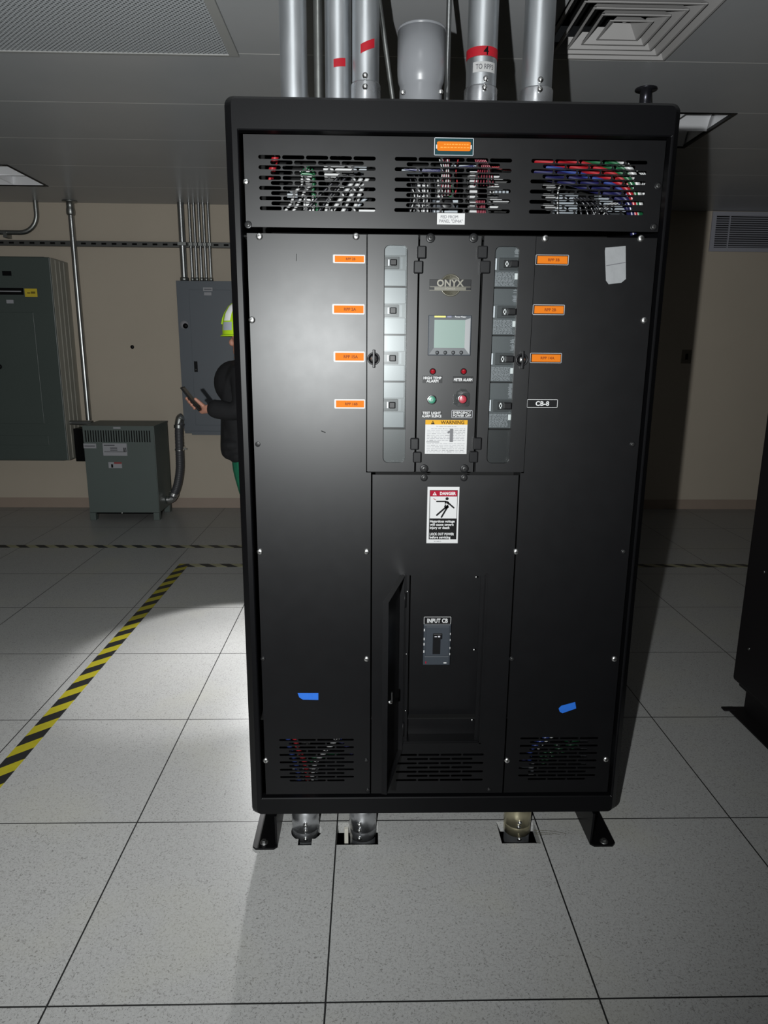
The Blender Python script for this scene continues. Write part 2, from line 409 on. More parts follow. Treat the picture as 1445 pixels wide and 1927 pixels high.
# the first opening is a keyhole: fill the corners around the round hole
kx, ky, kr = -0.091, 0.566, 0.0455
def corner_fill(sx):
    pts = [(HX[1] if sx < 0 else HX[2], 0.503), ]
    xe = HX[1] if sx < 0 else HX[2]
    arc = []
    a0 = math.asin(max(-1, (0.530-ky)/kr)); a1 = PI/2
    for k in range(13):
        q = a0 + (a1-a0)*k/12; arc.append((kx + sx*kr*math.cos(q), ky + kr*math.sin(q)))
    loop = [(xe, 0.503), (kx + sx*0.020, 0.503), (kx + sx*0.020, arc[0][1])] + arc + [(kx, 0.600), (xe, 0.600)]
    vs = [(a, b, 0) for a, b in loop]
    fl.raw(vs, [list(range(len(vs))) if sx < 0 else list(range(len(vs)))[::-1]])
corner_fill(-1); corner_fill(1)
fl.mat(mat('scuff', (.13, .125, .10), .6))
for k, (dr_, ln) in enumerate(((0, 1), (.010, .8), (.017, .55))):      # curved scuffs beside the bracket
    for i in range(9):
        q0, q1 = 1.62-ln*.42*i/9, 1.62-ln*.42*(i+.9)/9; R_ = .26-dr_
        vs = [(.605+R_*math.cos(q)*.9, .300+rr_*math.sin(q), .0005) for q, R_ in ((q0, .26-dr_), (q1, .26-dr_)) for rr_ in (R_, R_-.0028)]
        fl.raw(vs, [(0, 1, 3, 2)])
struct(fl.build('floor'))
struct(MB().mat(CONC).raw([(X0, Y0, -.45), (X1, Y0, -.45), (X1, Y1, -.45), (X0, Y1, -.45)], [(0, 1, 2, 3)]).build('floor_concrete'))
# ceiling tiles with openings for the lights and the air diffuser
CX, CY = -0.476, 1.970
def cx(i): return CX + T*i
def cyy(j): return CY + T*j
xs = sorted({X0, X1} | {cx(i) for i in range(-9, 11) if X0 < cx(i) < X1}); ys = sorted({Y0, Y1} | {cyy(j) for j in range(-9, 5) if Y0 < cyy(j) < Y1})
HOLES = [(cx(2), cx(4), cyy(1), cyy(2)), (cx(-5), cx(-3), cyy(3), cyy(4)), (cx(2), cx(3), cyy(-1), cyy(0))]
ce = MB().mat(CEILM)
for a, b in zip(xs, xs[1:]):
    for c, d in zip(ys, ys[1:]):
        mx, my = (a+b)/2, (c+d)/2
        if any(h[0] < mx < h[1] and h[2] < my < h[3] for h in HOLES): continue
        ce.raw([(a, c, ZC), (a, d, ZC), (b, d, ZC), (b, c, ZC)], [(0, 1, 2, 3)])
struct(ce.build('ceiling'))
def wall(name, a, b):
    o = MB().mat(WALLM).box(min(a[0], b[0]), max(a[0], b[0]), min(a[1], b[1]), max(a[1], b[1]), -0.0, ZC).build(name); return struct(o)
wall('wall_back', (X0, Y1), (X1, Y1+.1)); wall('wall_left', (X0-.1, Y0), (X0, Y1)); wall('wall_right', (X1, Y0), (X1+.1, Y1)); wall('wall_front', (X0, Y0-.1), (X1, Y0))
struct(MB().mat(BASEM).box(X0, X1, Y1-.006, Y1, 0.0, 0.092, .002).build('baseboard_back'))

# ================================================================== THE CABINET
XL, XR, ZB, ZT, YB = -0.239, 0.813, 0.107, 1.968, 2.25
OXL, OXR, OZB, OZT = -0.2065, 0.7895, 0.168, 1.893      # opening in the rim
CXM = (XL+XR)/2
cab = thing('power_distribution_cabinet', 'tall black metal power distribution cabinet with orange labels and an open lower door', 'cabinet', (CXM, F0, 0))
# rim: chamfered frame round the panels
rim = MB().mat(BLKR)
loops = []
for ins, y, r in ((0, 0.56, .02), (0, 0.505, .02), (0.018, F0, .012)):
    loops.append([(a, y, b) for a, b in rrect(XL+ins, XR-ins, ZB+ins*.6, ZT-ins*.6, r)])
for y, g in ((F0, .0025), (F0+.0025, 0), (0.512, 0)): loops.append([(a, y, b) for a, b in rrect(OXL-g, OXR+g, OZB-g, OZT+g, .002)])
n = len(loops[0]); vs = [p for l in loops for p in l]; fs = []
for i in range(5):
    for k in range(n): fs.append((i*n+k, i*n+(k+1) % n, (i+1)*n+(k+1) % n, (i+1)*n+k))
rim.raw(vs, fs); rim.build('rim_frame', cab)
# enclosure walls behind it
en = MB().mat(BLKR)
en.box(XL, XL+.003, .56, YB, ZB, ZT); en.box(XR-.003, XR, .56, YB, ZB, ZT); en.box(XL, XR, .56, YB, ZT-.003, ZT)
en.box(XL, XR, .515, YB, ZB, ZB+.003); en.box(XL, XR, YB-.003, YB, ZB, ZT)
en.mat(DARK).box(XL+.004, XR-.004, .95, .955, ZB+.01, ZT-.01); en.box(XL+.004, XR-.004, .515, .95, 1.668, 1.672)
en.box(XL+.004, XR-.004, .60, .603, .40, 1.668); en.box(.087, .0885, .515, .60, .4, 1.668); en.box(.487, .4885, .515, .60, .4, 1.668); en.box(XL+.004, XR-.004, .515, .95, .397, .40)
en.build('enclosure', cab)
en2 = MB().mat(DARK).box(.088, .486, .525, .53, 1.10, 1.665); en2.build('backing_plate', cab)

def slots(x0, x1, z_top, z_bot, rows, per, gap=.0032, hs=.0086):
    """staggered rows of round-ended ventilation slots"""
    pitch = (x1-x0+gap)/per; L = pitch-gap; dz = (z_top-z_bot-hs)/(rows-1); out = []
    for r in range(rows):
        zc = z_top - hs/2 - dz*r
        for k in range(per if r % 2 == 0 else per-1):
            a = x0 + pitch*k + (pitch/2 if r % 2 else 0); out.append(rrect(a, a+L, zc-hs/2, zc+hs/2, hs/2*.98, 3))
    return out
# upper grille panel
gz0, gz1 = 1.687, 1.886
up = MB().mat(BLK).plate(rect(-.197, .781, gz0, gz1), slots(-.164, .107, 1.843, 1.724, 11, 5) + slots(.151, .424, 1.843, 1.724, 11, 5) + slots(.469, .742, 1.843, 1.724, 11, 5), YP, .002).build('grille_panel', cab)
# side panels with lower grilles
lg = [fp(525, 1391), fp(666, 1470)]; rg = [fp(979, 1388), fp(1119, 1467)]
PZ0, PZ1 = .176, 1.673
lp = MB().mat(BLK).plate([(-.196, PZ0), (.0985, PZ0), (.0985, 1.103), (.086, 1.103), (.086, PZ1), (-.196, PZ1)], slots(lg[0][0], lg[1][0], lg[0][1], lg[1][1], 12, 4, .0035, .0058), YP, .002).build('side_panel', cab)
rp = MB().mat(BLK).plate([(.4815, PZ0), (.781, PZ0), (.781, PZ1), (.4905, PZ1), (.4905, 1.103), (.4815, 1.103)], slots(rg[0][0], rg[1][0], rg[0][1], rg[1][1], 12, 4, .0035, .0058), YP, .002).build('side_panel', cab)
# lower centre panel with its compartment opening and grille
ox0, ox1, oz0, oz1 = .192, .404, .337, .829
cg = [fp(745, 1419), fp(908, 1469)]
lc = MB().mat(BLK).plate(rect(.1025, .4775, PZ0, 1.0975), [rect(ox0, ox1, oz0, oz1)] + slots(cg[0][0], cg[1][0], cg[0][1], cg[1][1], 7, 4, .0035, .0062), YP, .002).build('lower_panel', cab)
rc = MB().mat(BLK)
d = .043
rc.box(ox0, ox0+.0015, YP+.002, YP+d, oz0, oz1); rc.box(ox1-.0015, ox1, YP+.002, YP+d, oz0, oz1)
rc.box(ox0, ox1, YP+.002, YP+d, oz0, oz0+.0015); rc.box(ox0, ox1, YP+.002, YP+d, oz1-.0015, oz1)
rc.box(ox0, ox1, YP+d, YP+d+.0015, oz0, oz1)
# raised lip around the opening and the return flange inside it
rc.box(ox1, ox1+.005, YP-.003, YP, oz0-.004, oz1+.004); rc.box(ox0-.006, ox1+.005, YP-.003, YP, oz0-.006, oz0-.001); rc.box(ox0-.006, ox0-.001, YP-.003, YP, oz0-.004, oz1+.004)
rc.box(ox1-.012, ox1-.0015, YP+.008, YP+.011, oz0, oz1); rc.box(ox0, ox0+.01, YP+.008, YP+.011, oz0, oz1)
rc.build('compartment', lc)
# open compartment door: a shallow tray hinged on the opening's edge
dr = MB().mat(BLK)
hx, hy = ox0-.002, YP-.004
fx, fy = .140, .285
L_ = math.hypot(fx-hx, fy-hy); ex = Vector(((fx-hx)/L_, (fy-hy)/L_)); nn = Vector((-ex.y, ex.x))   # nn: towards the inner face
if nn.x < 0: nn = -nn
def dbox(mb, s0, s1, n0, n1, z0, z1):
    vs = []
    for s_ in (s0, s1):
        for n_ in (n0, n1):
            for z_ in (z0, z1):
                q = Vector((hx, hy)) + ex*s_ + nn*n_; vs.append((q.x, q.y, z_))
    mb.raw(vs, [(0, 1, 3, 2), (4, 6, 7, 5), (0, 4, 5, 1), (2, 3, 7, 6), (0, 2, 6, 4), (1, 5, 7, 3)])
dz0, dz1 = .318, .829
dbox(dr, .004, L_, -.014, -.0122, dz0, dz1)
dbox(dr, .004, .006, -.0122, .000, dz0, dz1); dbox(dr, L_-.002, L_, -.0122, .000, dz0, dz1)
dbox(dr, .006, L_-.002, -.0122, .000, dz1-.002, dz1); dbox(dr, .006, L_-.002, -.0122, .000, dz0, dz0+.002)
door = dr.build('compartment_door', cab)
lt = MB().mat(CHR); q = Vector((hx, hy)) + ex*(L_-.028)
lt.lathe([(.0045, -.012), (.0045, .004), (.003, .006)], (q.x, q.y, fp(741, 1322, .31)[1]), 'x', 12)
lt.box(q.x+.003, q.x+.006, q.y-.004, q.y+.004, fp(741, 1322, .31)[1], fp(741, 1303, .31)[1])
lab(lt.build('door_latch', door), 'bright metal latch')
for hz in (.36, .74): MB().mat(BPL).lathe([(.004, 0), (.004, .04)], (hx-.001, hy-.001, hz), 'z', 10).build('hinge', door)

# screws
def screw_mesh(name, mt, kind):
    mb = MB().mat(mt)
    if kind == 'hex':
        mb.lathe([(.0068, 0), (.0068, .0012), (.0045, .0014)], (0, 0, 0), 'y', 16); mb.lathe([(.0043, .0012), (.0043, .0042), (.003, .0046)], (0, 0, 0), 'y', 6, smooth=False)
    elif kind == 'pan':
        mb.lathe([(.0066, 0), (.0064, .0010), (.0052, .0028), (.003, .0036), (0, .0038)], (0, 0, 0), 'y', 18)
        mb.mat(INK).box(-.0028, .0028, -.0042, -.0036, -.0005, .0005).box(-.0005, .0005, -.0042, -.0036, -.0028, .0028)
    else:
        mb.mat(BPL).lathe([(.0088, 0), (.0088, .0008), (.007, .0012)], (0, 0, 0), 'y', 18)
        mb.mat(mt).lathe([(.0058, .001), (.0054, .0026), (.003, .0034), (0, .0036)], (0, 0, 0), 'y', 16)
        mb.mat(DARK).box(-.0026, .0026, -.0042, -.0033, -.0006, .0006).box(-.0006, .0006, -.0042, -.0033, -.0026, .0026)
    me = bpy.data.meshes.new(name); me.from_pydata(mb.v, [], mb.f)
    for mt_ in mb.m: me.materials.append(mt_)
    for p, i, sm in zip(me.polygons, mb.mi, mb.sm): p.material_index = i; p.use_smooth = sm
    return me
SILVER, BLACKS, SMALL = screw_mesh('silver_screw', ZINC, 'pan'), screw_mesh('black_screw', mat('black_screw_steel', (.02, .02, .02), .4, metal=.2, spec=.3), 'black'), None
def screw(u, v, parent, me=SILVER, y=YP, sc=1.0):
    x, z = fp(u, v, y); o = bpy.data.objects.new('screw', me); COL.objects.link(o); o.location = (x, y, z); o.scale = (sc*1.25,)*3
    attach_loc(o, parent); return o
def attach_loc(o, parent):
    o.parent = parent; o.matrix_parent_inverse = world_of(parent).inverted()
for u, v in ((488, 445), (670, 445), (474, 602), (489, 1038), (690, 1038), (690, 1240), (500, 1431)): screw(u, v, lp)
for u, v in ((485, 836), (495, 1240), (689, 1431)): screw(u, v, lp, BLACKS, sc=.6)
for u, v in ((1026, 449), (1206, 449), (1212, 603), (971, 1038), (1156, 1240), (954, 1431), (1140, 1429)): screw(u, v, rp)
for u, v in ((1190, 836), (1173, 1038), (963, 1240)): screw(u, v, rp, BLACKS, sc=.65)
screw(463, 342, up, SILVER, sc=.9)
for u, v in ((467, 423), (1238, 350), (1230, 427)): screw(u, v, up, BLACKS, sc=.8)
for u, v in ((798, 899), (873, 899)): screw(u, v, lc, BLACKS, sc=.85)
for u, v in ((692, 1487), (920, 1486)): screw(u, v, lc, BLACKS, sc=.6)
for u, v in ((896, 1086), (892, 1223), (888, 1355)): screw(u, v, lc, SILVER, y=YP+.008, sc=.34)
for zz in (.43, .60, .78):
    o = bpy.data.objects.new('screw', SILVER); COL.objects.link(o); o.location = (ox0+.005, YP+.008, zz); o.scale = (.3,)*3; attach_loc(o, lc)

# control panel in the middle
cp = MB().mat(BLK).plate(rect(.2135, .3595, 1.1055, PZ1), [], YP, .002).build('control_panel', cab)
for u, v in ((810, 448), (891, 448), (798, 882), (874, 882)): screw(u, v, cp, BLACKS)
# breaker doors with window, latch, hinges
def breaker_door(x0, x1, wx0, wx1, lx, parent):
    wz0, wz1 = fp(745, 871, .489)[1], fp(745, 461, .489)[1]
    dmb = MB().mat(BLK).plate(rrect(x0, x1, 1.106, PZ1, .002, 2), [rrect(wx0, wx1, wz0, wz1, .013)], .489, .010)
    dd = dmb.build('breaker_door', parent)
    MB().mat(PANE).box(wx0-.004, wx1+.004, .4992, .5005, wz0-.004, wz1+.004).build('window_pane', dd)
    lz = fp(703, 675, .489)[1]
    k = MB().mat(BPL).lathe([(.0155, 0), (.0155, .002), (.0145, .003), (.0125, .003), (.011, .0015), (.011, .001)], (lx, .489, lz), 'y', 28)
    k.mat(ZINC).lathe([(.008, .001), (.0075, .006), (.005, .0085), (0, .009)], (lx, .489, lz), 'y', 20)
    k.mat(BPL).box(lx-.0028, lx+.0028, .475, .487, lz-.0215, lz+.0215, .0012)
    k.build('quarter_turn_latch', dd)
    return dd
w0 = fp(722, 600, .489)[0]; w1 = fp(766, 600, .489)[0]
w2 = fp(926.5, 600, .489)[0]; w3 = fp(971.5, 600, .489)[0]
ldr = breaker_door(.0885, .2085, w0, w1, fp(703, 675)[0], cab)
rdr = breaker_door(.3650, .4885, w2, w3, fp(981, 675)[0], cab)
def hinge(quads, parent):
    for u0, v0, u1, v1 in quads:
        a = fp(u0, v0, .484); b = fp(u1, v1, .484); xm = (a[0]+b[0])/2; r = (b[0]-a[0])/2
        MB().mat(BPL).box(xm-r, xm+r, .4765, .4905, b[1], a[1], .0025).build('hinge_knuckle', parent)
hinge(((785, 463, 801, 487), (778.5, 491, 795, 515), (772, 824, 787, 846), (777, 850, 792, 870)), ldr)
hinge(((899, 463, 916, 487), (904, 491, 921, 515), (891, 823, 905, 846), (883, 849, 898, 870)), rdr)

# breakers behind the windows
BZ = [fp(745, v, .508)[1] for v in (450, 540, 630, 718, 805.5)]
def breaker(x0, x1, z1, z0, mirror, parent):
    y = .507
    h = z1-z0; g = .0018
    mb = MB().mat(MGP).box(x0, x1, y, .524, z0+g, z1-g)
    bz1 = z1-h*.36; bz0 = z1-h*.635
    lm = LGP if not mirror else MGP
    a, b = x0+.002, x1-.002
    mb.mat(LGP).box(a, b, y-.003, y, bz1+.001, z1-g, .0008); mb.box(a, b, y-.003, y, z0+g, bz0-.001, .0008)
    if mirror:
        mb.mat(MGP).quad(a+.001, z0+g+.001, b-.001, bz0-.002, y-.0033).quad(a+.001, bz1+.002, b-.001, z1-g-.001, y-.0033)
        mb.mat(LINK)
        rnd = random.Random(int(z0*1e4))
        z = z0+g+.003
        while z < bz0-.004:
            xx = a+.002
            while xx < b-.012:
                l = rnd.uniform(.003, .010); mb.quad(xx, z, min(xx+l, b-.011), z+.0009, y-.0036); xx += l+rnd.uniform(.001, .003)
            z += .0021
        mb.mat(WHT).quad(b-.011, bz0-.020, b-.003, bz0-.006, y-.0038)
        mb.mat(LINK)
        z = bz1+.003
        while z < z1-g-.003:
            if rnd.random() < .75: mb.quad(b-rnd.uniform(.010, .015), z, b-.002-rnd.random()*.004, z+.0011, y-.0036)
            z += .0026
    o = mb.build('circuit_breaker', parent)
    wq = x1-x0; X = lambda f: x0 + f*wq
    t = MB().mat(mat('breaker_recess', (.010, .011, .012), .5, spec=.2))
    if not mirror:
        t.box(X(.04), X(.70), y-.0045, y, bz0+.001, bz1-.001, .001)
        t.mat(BPL).box(X(.10), X(.62), y-.0060, y-.0040, bz0+.006, bz1-.006, .0008)
        t.box(X(.34), X(.60), y-.0150, y-.005, bz0+.008, bz1-.008, .002)
        t.mat(PALE).box(X(.26), X(.31), y-.0068, y-.0055, bz0+.008, bz1-.008)
        t.mat(LGP).quad(X(.76), bz0+.002, X(.84), bz1-.002, y-.0004)
    else:
        t.box(X(.20), X(.97), y-.0045, y, bz0+.001, bz1-.001, .001)
        t.mat(BPL).box(X(.36), X(.92), y-.0060, y-.0040, bz0+.006, bz1-.006, .0008)
        t.box(X(.58), X(.88), y-.0150, y-.005, bz0+.008, bz1-.008, .002)
        t.mat(WHTB).box(X(.45), X(.50), y-.0068, y-.0055, bz0+.009, bz1-.009).box(X(.42), X(.53), y-.0068, y-.0055, (bz0+bz1)/2-.003, (bz0+bz1)/2+.003)
        t.mat(PALE).quad(X(.05), bz0+.002, X(.11), bz1-.002, y-.0004)
    t.build('toggle', o)
for k in range(4):
    breaker(w0-.006, w1-.002, BZ[k], BZ[k+1], False, cab)
    # the right hand column leans outwards a little less behind its window
    breaker(w2+.001, w3+.007, BZ[k], BZ[k+1], True, cab)
zf = fp(745, 808, .508)[1]
MB().mat(BLK).box(w0-.006, w1+.003, .506, .524, 1.12, zf).build('filler_plate', cab)
MB().mat(BLK).box(w2-.005, w3+.006, .506, .524, 1.12, zf).build('filler_plate', cab)

# round maker's badge on the control panel
bx, bz = fp(848, 537); y = YP
bd = MB().mat(BADGE).lathe([(.0262, 0), (.0262, .0012), (.025, .0022), (.0235, .0022), (.0228, .0014), (0, .0014)], (bx, y, bz), 'y', 48)
bl, br = fp(808, 537)[0], fp(886, 537)[0]
bd.mat(BPL).box(bl, br, y-.0028, y, bz-.0125, bz+.0135, .0006)
bd.mat(BADGE).box(bl+.001, br-.001, y-.0036, y-.0026, bz-.0046, bz-.0030)
bd.box(bl, br, y-.0036, y-.0026, bz-.0125, bz-.0112)
bd.mat(BADGE); bd.box(bl+.012, br-.012, y-.0033, y-.0027, bz-.011, bz-.005)
bd.mat(BADGL).text('ONYX', (bl+br)/2, bz+.0050, .0145, y-.0034, br-bl-.004, bold=.03)
bd.text('POWER', (bl+br)/2, bz-.0080, .0048, y-.0038, .045, bold=.02)
bd.lathe([(.0016, 0), (.0014, .003), (0, .0034)], (bx, y, bz+.019), 'y', 10)
bd.lathe([(.0012, 0), (0, .003)], (bx-.004, y, bz-.019), 'y', 10).lathe([(.0012, 0), (0, .003)], (bx+.003, y, bz-.019), 'y', 10)
lab(bd.build('maker_badge', cp), 'round bronze badge with raised letters')
# meter
a = fp(806, 593); b = fp(884.5, 669.5); xa, xb, za, zb = a[0], b[0], b[1], a[1]
sc_ = fp(817, 602); sd = fp(873, 655)
mt_ = MB().mat(GPL).box(xa, xb, y-.006, y, za, zb, .0015)
mt_.mat(BEZ)
o1 = rect(xa+.003, xb-.003, za+.003, zb-.0065); i1 = rect(sc_[0], sd[0], sd[1], sc_[1])
vs = [(p[0], y-.0064, p[1]) for p in o1] + [(p[0], y-.0035-.003, p[1]) for p in i1]
mt_.raw([(p[0], y-.0078, p[1]) for p in o1] + [(p[0], y-.0066, p[1]) for p in i1] + [(p[0], y-.006, p[1]) for p in o1],
        [(k, (k+1) % 4, 4+(k+1) % 4, 4+k) for k in range(4)] + [(8+k, 8+(k+1) % 4, (k+1) % 4, k) for k in range(4)])
mtr = mt_.build('power_meter', cp)
MB().mat(SCRN).box(sc_[0], sd[0], y-.0069, y-.0062, sd[1], sc_[1]).build('meter_screen', mtr)
tg = MB().mat(YTAG).quad(fp(817, 597)[0], zb-.0055, fp(838, 597)[0], zb-.0018, y-.0066); tg.mat(PURP).quad(fp(841, 597)[0], zb-.0055, fp(849, 597)[0], zb-.0018, y-.0066)
tg.mat(WHTB).text('Power Meter', fp(866, 597)[0], zb-.0036, .0034, y-.0066, .027, bold=.02); tg.build('meter_heading', mtr)
for u in (822, 837, 852, 867):
    c_ = fp(u, 663.5); MB().mat(BPL).lathe([(.0046, 0), (.0046, .0012), (.0030, .0012)], (c_[0], y-.0068, c_[1]), 'y', 20).mat(BEZ).lathe([(.003, .0012), (.0026, .0024), (0, .0026)], (c_[0], y-.0068, c_[1]), 'y', 16).build('meter_button', mtr)
# alarm lights and push buttons
for u, v in ((814, 699), (872, 699)):
    c_ = fp(u, v); L2 = MB().mat(BPL).lathe([(.0078, 0), (.0078, .003), (.0064, .004)], (c_[0], y, c_[1]), 'y', 24).mat(LENS).lathe([(.0064, .003), (.006, .007), (.0042, .0095), (0, .0108)], (c_[0], y, c_[1]), 'y', 24); L2.build('alarm_light', cp)
c_ = fp(812, 752)
MB().mat(CHR).lathe([(.0118, 0), (.0118, .005), (.0105, .0065), (.0092, .0065)], (c_[0], y, c_[1]), 'y', 32).mat(GRNB).lathe([(.0092, .006), (.009, .008), (.0075, .009), (0, .0082)], (c_[0], y, c_[1]), 'y', 32).build('green_push_button', cp)
c_ = fp(869.5, 751)
rb = MB().mat(CHR).lathe([(.0118, 0), (.0118, .004), (.0105, .005), (.0092, .005)], (c_[0], y, c_[1]), 'y', 32).mat(REDB).lathe([(.0098, .005), (.0096, .011), (.0085, .012), (0, .0115)], (c_[0], y, c_[1]), 'y', 32).build('red_push_button', cp)
gd = MB().mat(CLEAR); x_, z_ = c_
o_ = rrect(x_-.0165, x_+.0165, z_-.0195, z_+.021, .008); i_ = rrect(x_-.0145, x_+.0145, z_-.0175, z_+.019, .007)
n = len(o_); vs = [(p[0], y, p[1]) for p in o_] + [(p[0]*.9+x_*.1, y-.020, p[1]*.9+z_*.1) for p in o_]
gd.raw(vs, [(k, (k+1) % n, n+(k+1) % n, n+k) for k in range(n)] + [list(range(n, 2*n))], True)
gd.box(x_-.008, x_+.008, y-.014, y-.002, z_+.021, z_+.025, .001); gd.box(x_-.021, x_-.0165, y-.012, y, z_-.013, z_+.012, .001)
lab(gd.build('button_guard', rb), 'clear plastic hinged guard')

def plaque(name, parent, q, base, layers=(), y=YP, thick=.0012, border=None, bw=.0009, label=None, z_inset=0):
    a = fp(q[0], q[1], y); b = fp(q[2], q[3], y); x0, x1, z0, z1 = a[0], b[0], b[1], a[1]
    mb = MB().mat(base).box(x0, x1, y-thick, y, z0, z1)
    if border: mb.mat(border).frame(x0+.0003, z0+.0003, x1-.0003, z1-.0003, bw, y-thick-.0003)
    W, H = x1-x0, z1-z0
    for l in layers:
        k = l[0]
        if k == 'rect': mb.mat(l[5]).quad(x0+l[1]*W, z1-l[4]*H, x0+l[3]*W, z1-l[2]*H, y-thick-.0003-(l[6] if len(l) > 6 else 0))
        elif k == 'text': mb.mat(l[5]).text(l[1], x0+l[2]*W, z1-l[3]*H, l[4]*H, y-thick-.0011, (l[6] if len(l) > 6 else .92)*W, l[7] if len(l) > 7 else 'C', bold=l[8] if len(l) > 8 else .0)
        elif k == 'poly': mb.mat(l[2]).poly([(x0+p[0]*W, z1-p[1]*H) for p in l[1]], y-thick-.0008-(l[3] if len(l) > 3 else 0))
        elif k == 'bar': mb.mat(l[4]).bar((x0+l[1][0]*W, z1-l[1][1]*H), (x0+l[2][0]*W, z1-l[2][1]*H), l[3]*W, y-thick-.0008)
    o = mb.build(name, parent)
    if label: o['label'] = label
    return o
# engraved nameplates on the control panel
plaque('nameplate', cp, (795, 707, 832, 721), BPL, [('text', 'HIGH TEMP', .5, .30, .34, WHTB, .9, 'C', .03), ('text', 'ALARM', .5, .72, .34, WHTB, .9, 'C', .03)], label='black nameplate lettered HIGH TEMP ALARM')
plaque('nameplate', cp, (852, 708, 890, 721), BPL, [('text', 'METER ALARM', .5, .5, .40, WHTB, .9, 'C', .03)], label='black nameplate lettered METER ALARM')
plaque('nameplate', cp, (793, 773, 831, 786.5), BPL, [('text', 'TEST LIGHT', .5, .30, .34, WHTB, .9, 'C', .03), ('text', 'ALARM SILENCE', .5, .74, .34, WHTB, .96, 'C', .03)], label='black nameplate lettered TEST LIGHT ALARM SILENCE')
plaque('nameplate', cp, (849.5, 771.5, 888.5, 786.5), BPL, [('text', 'EMERGENCY', .5, .31, .30, WHTB, .85, 'C', .02), ('text', 'POWER OFF', .5, .70, .30, WHTB, .85, 'C', .02)], border=PALE, bw=.0007, label='bordered nameplate lettered EMERGENCY POWER OFF')
# WARNING sticker
lay = [('rect', .0, .0, 1, .135, YEL), ('text', 'WARNING', .64, .07, .095, mat('brown_ink', (.030, .010, .003), .6, spec=.08), .62, 'C', .02),
       ('poly', [(.13, .125), (.22, .125), (.175, .02)], INK), ('rect', .17, .055, .18, .10, YEL, .0008),
       ('text', 'For 3 phase 4 wire system use only', .5, .185, .028, GINK, .8)]
rnd = random.Random(3)
for r in range(15):
    zz = .25 + r*.049
    if r == 8: lay.append(('rect', .03, zz, .34, zz+.018, GINK)); continue
    xx = .04 if r > 0 else .14
    while xx < .93:
        l = rnd.uniform(.04, .12); lay.append(('rect', xx, zz, min(xx+l, .95), zz+.013, LINK if rnd.random() < .75 else GINK)); xx += l+.018
lay += [('text', '1', .625, .455, .34, mat('marker_grey', (.085, .085, .09), .6, spec=.1), .2, 'C', .05), ('bar', (.55, .36), (.61, .33), .05, mat('marker_grey', (0, 0, 0)))]
plaque('warning_sticker', cp, (800.5, 790, 877.5, 854), WHT, lay, label='white and yellow WARNING sticker with a numeral 1')
# DANGER sticker
lay = [('rect', .07, .055, .95, .93, INK), ('rect', .085, .065, .935, .165, DRED, .0003), ('text', 'DANGER', .64, .113, .05, WHTB, .5, 'C', .04),
       ('poly', [(.16, .145), (.29, .145), (.225, .085)], WHTB), ('rect', .215, .105, .235, .135, DRED, .0009), ('rect', .09, .168, .935, .555, WHT, .0003)]
lay += [('bar', (.30, .255), (.58, .255), .05, INK), ('bar', (.62, .26), (.84, .365), .05, INK), ('bar', (.58, .262), (.585, .36), .06, INK), ('bar', (.65, .27), (.62, .37), .06, INK),
        ('bar', (.58, .36), (.31, .495), .055, INK), ('bar', (.63, .36), (.46, .53), .055, INK), ('bar', (.58, .345), (.64, .35), .09, INK),
        ('poly', [(.62+.05*math.cos(q*PI/8), .205+.027*math.sin(q*PI/8)) for q in range(16)], INK),
        ('poly', [(.555, .30), (.63, .275), (.60, .30), (.66, .30), (.58, .34), (.605, .313)], WHT, .0005), ('bar', (.20, .205), (.27, .228), .02, DRED)]
for i_, t_ in enumerate(('Hazardous voltage', 'will cause severe', 'injury or death', None, 'LOCK OUT POWER', 'before servicing')):
    if t_: lay.append(('text', t_, .10, .605+i_*.057, .042, WHTB, (.78, .75, .62, 0, .77, .66)[i_], 'L', .03))
lay.append(('text', 'SG 1000-21', .35, .965, .018, GINK, .6))
plaque('danger_sticker', lc, (804.5, 916, 861, 1022), WHT, lay, label='red and white DANGER sticker with a figure struck by a bolt')
# orange circuit labels and the white on black one
def orange(q, txt, bord, parent, base):
    plaque('circuit_label', parent, q, base, [('rect', .055, .14, .965, .86, ORG), ('text', txt, .55, .5, .26, DORG, .45, 'C', .02)], border=bord, bw=.0009, label='orange label reading ' + txt)
orange((626.5, 479, 687, 496), 'RPP 2B', WHT, lp, WHT)
orange((625, 572, 686, 592), 'RPP 2A', WHT, lp, WHT)
orange((627.5, 661, 686.5, 681.5), 'RPP 15A', WHT, lp, WHT)
orange((629, 751, 687, 769), 'RPP 16B', WHT, lp, WHT)
orange((1008, 479, 1069, 499.5), 'RPP 3B', PALE, rp, BPL)
orange((1002.5, 573, 1061.5, 593), 'RPP 2B', PALE, rp, BPL)
orange((997.5, 664, 1056, 683.5), 'RPP 14A', PALE, rp, BPL)
plaque('circuit_label', rp, (991.5, 751, 1048.5, 767.5), BPL, [('text', 'CB-8', .5, .5, .5, WHTB, .5, 'C', .03)], border=WHTB, bw=.0011, label='black label with white letters CB-8')
plaque('feed_label', up, (822.5, 401, 874, 423), WHT, [('text', 'FED FROM', .44, .33, .27, GINK, .62), ('text', 'PANEL "DP4A"', .5, .71, .27, GINK, .84)], label='white label FED FROM PANEL DP4A')
tl = [('rect', .05, .40, .95, .62, WHT), ('poly', [(.07, .26), (.11, .22), (.88, .22), (.92, .26), (.92, .70), (.88, .74), (.12, .74), (.08, .70)], ORG)]
for r_, (p0, p1) in enumerate(((.25, .82), (.16, .86))):
    xx = p0
    while xx < p1: l = rnd.uniform(.03, .08); tl.append(('poly', [(xx, .36+r_*.17), (xx+l, .36+r_*.17), (xx+l, .41+r_*.17), (xx, .41+r_*.17)], mat('orange_faded_ink', (.75, .17, .008), .5), .0003)); xx += l+.025
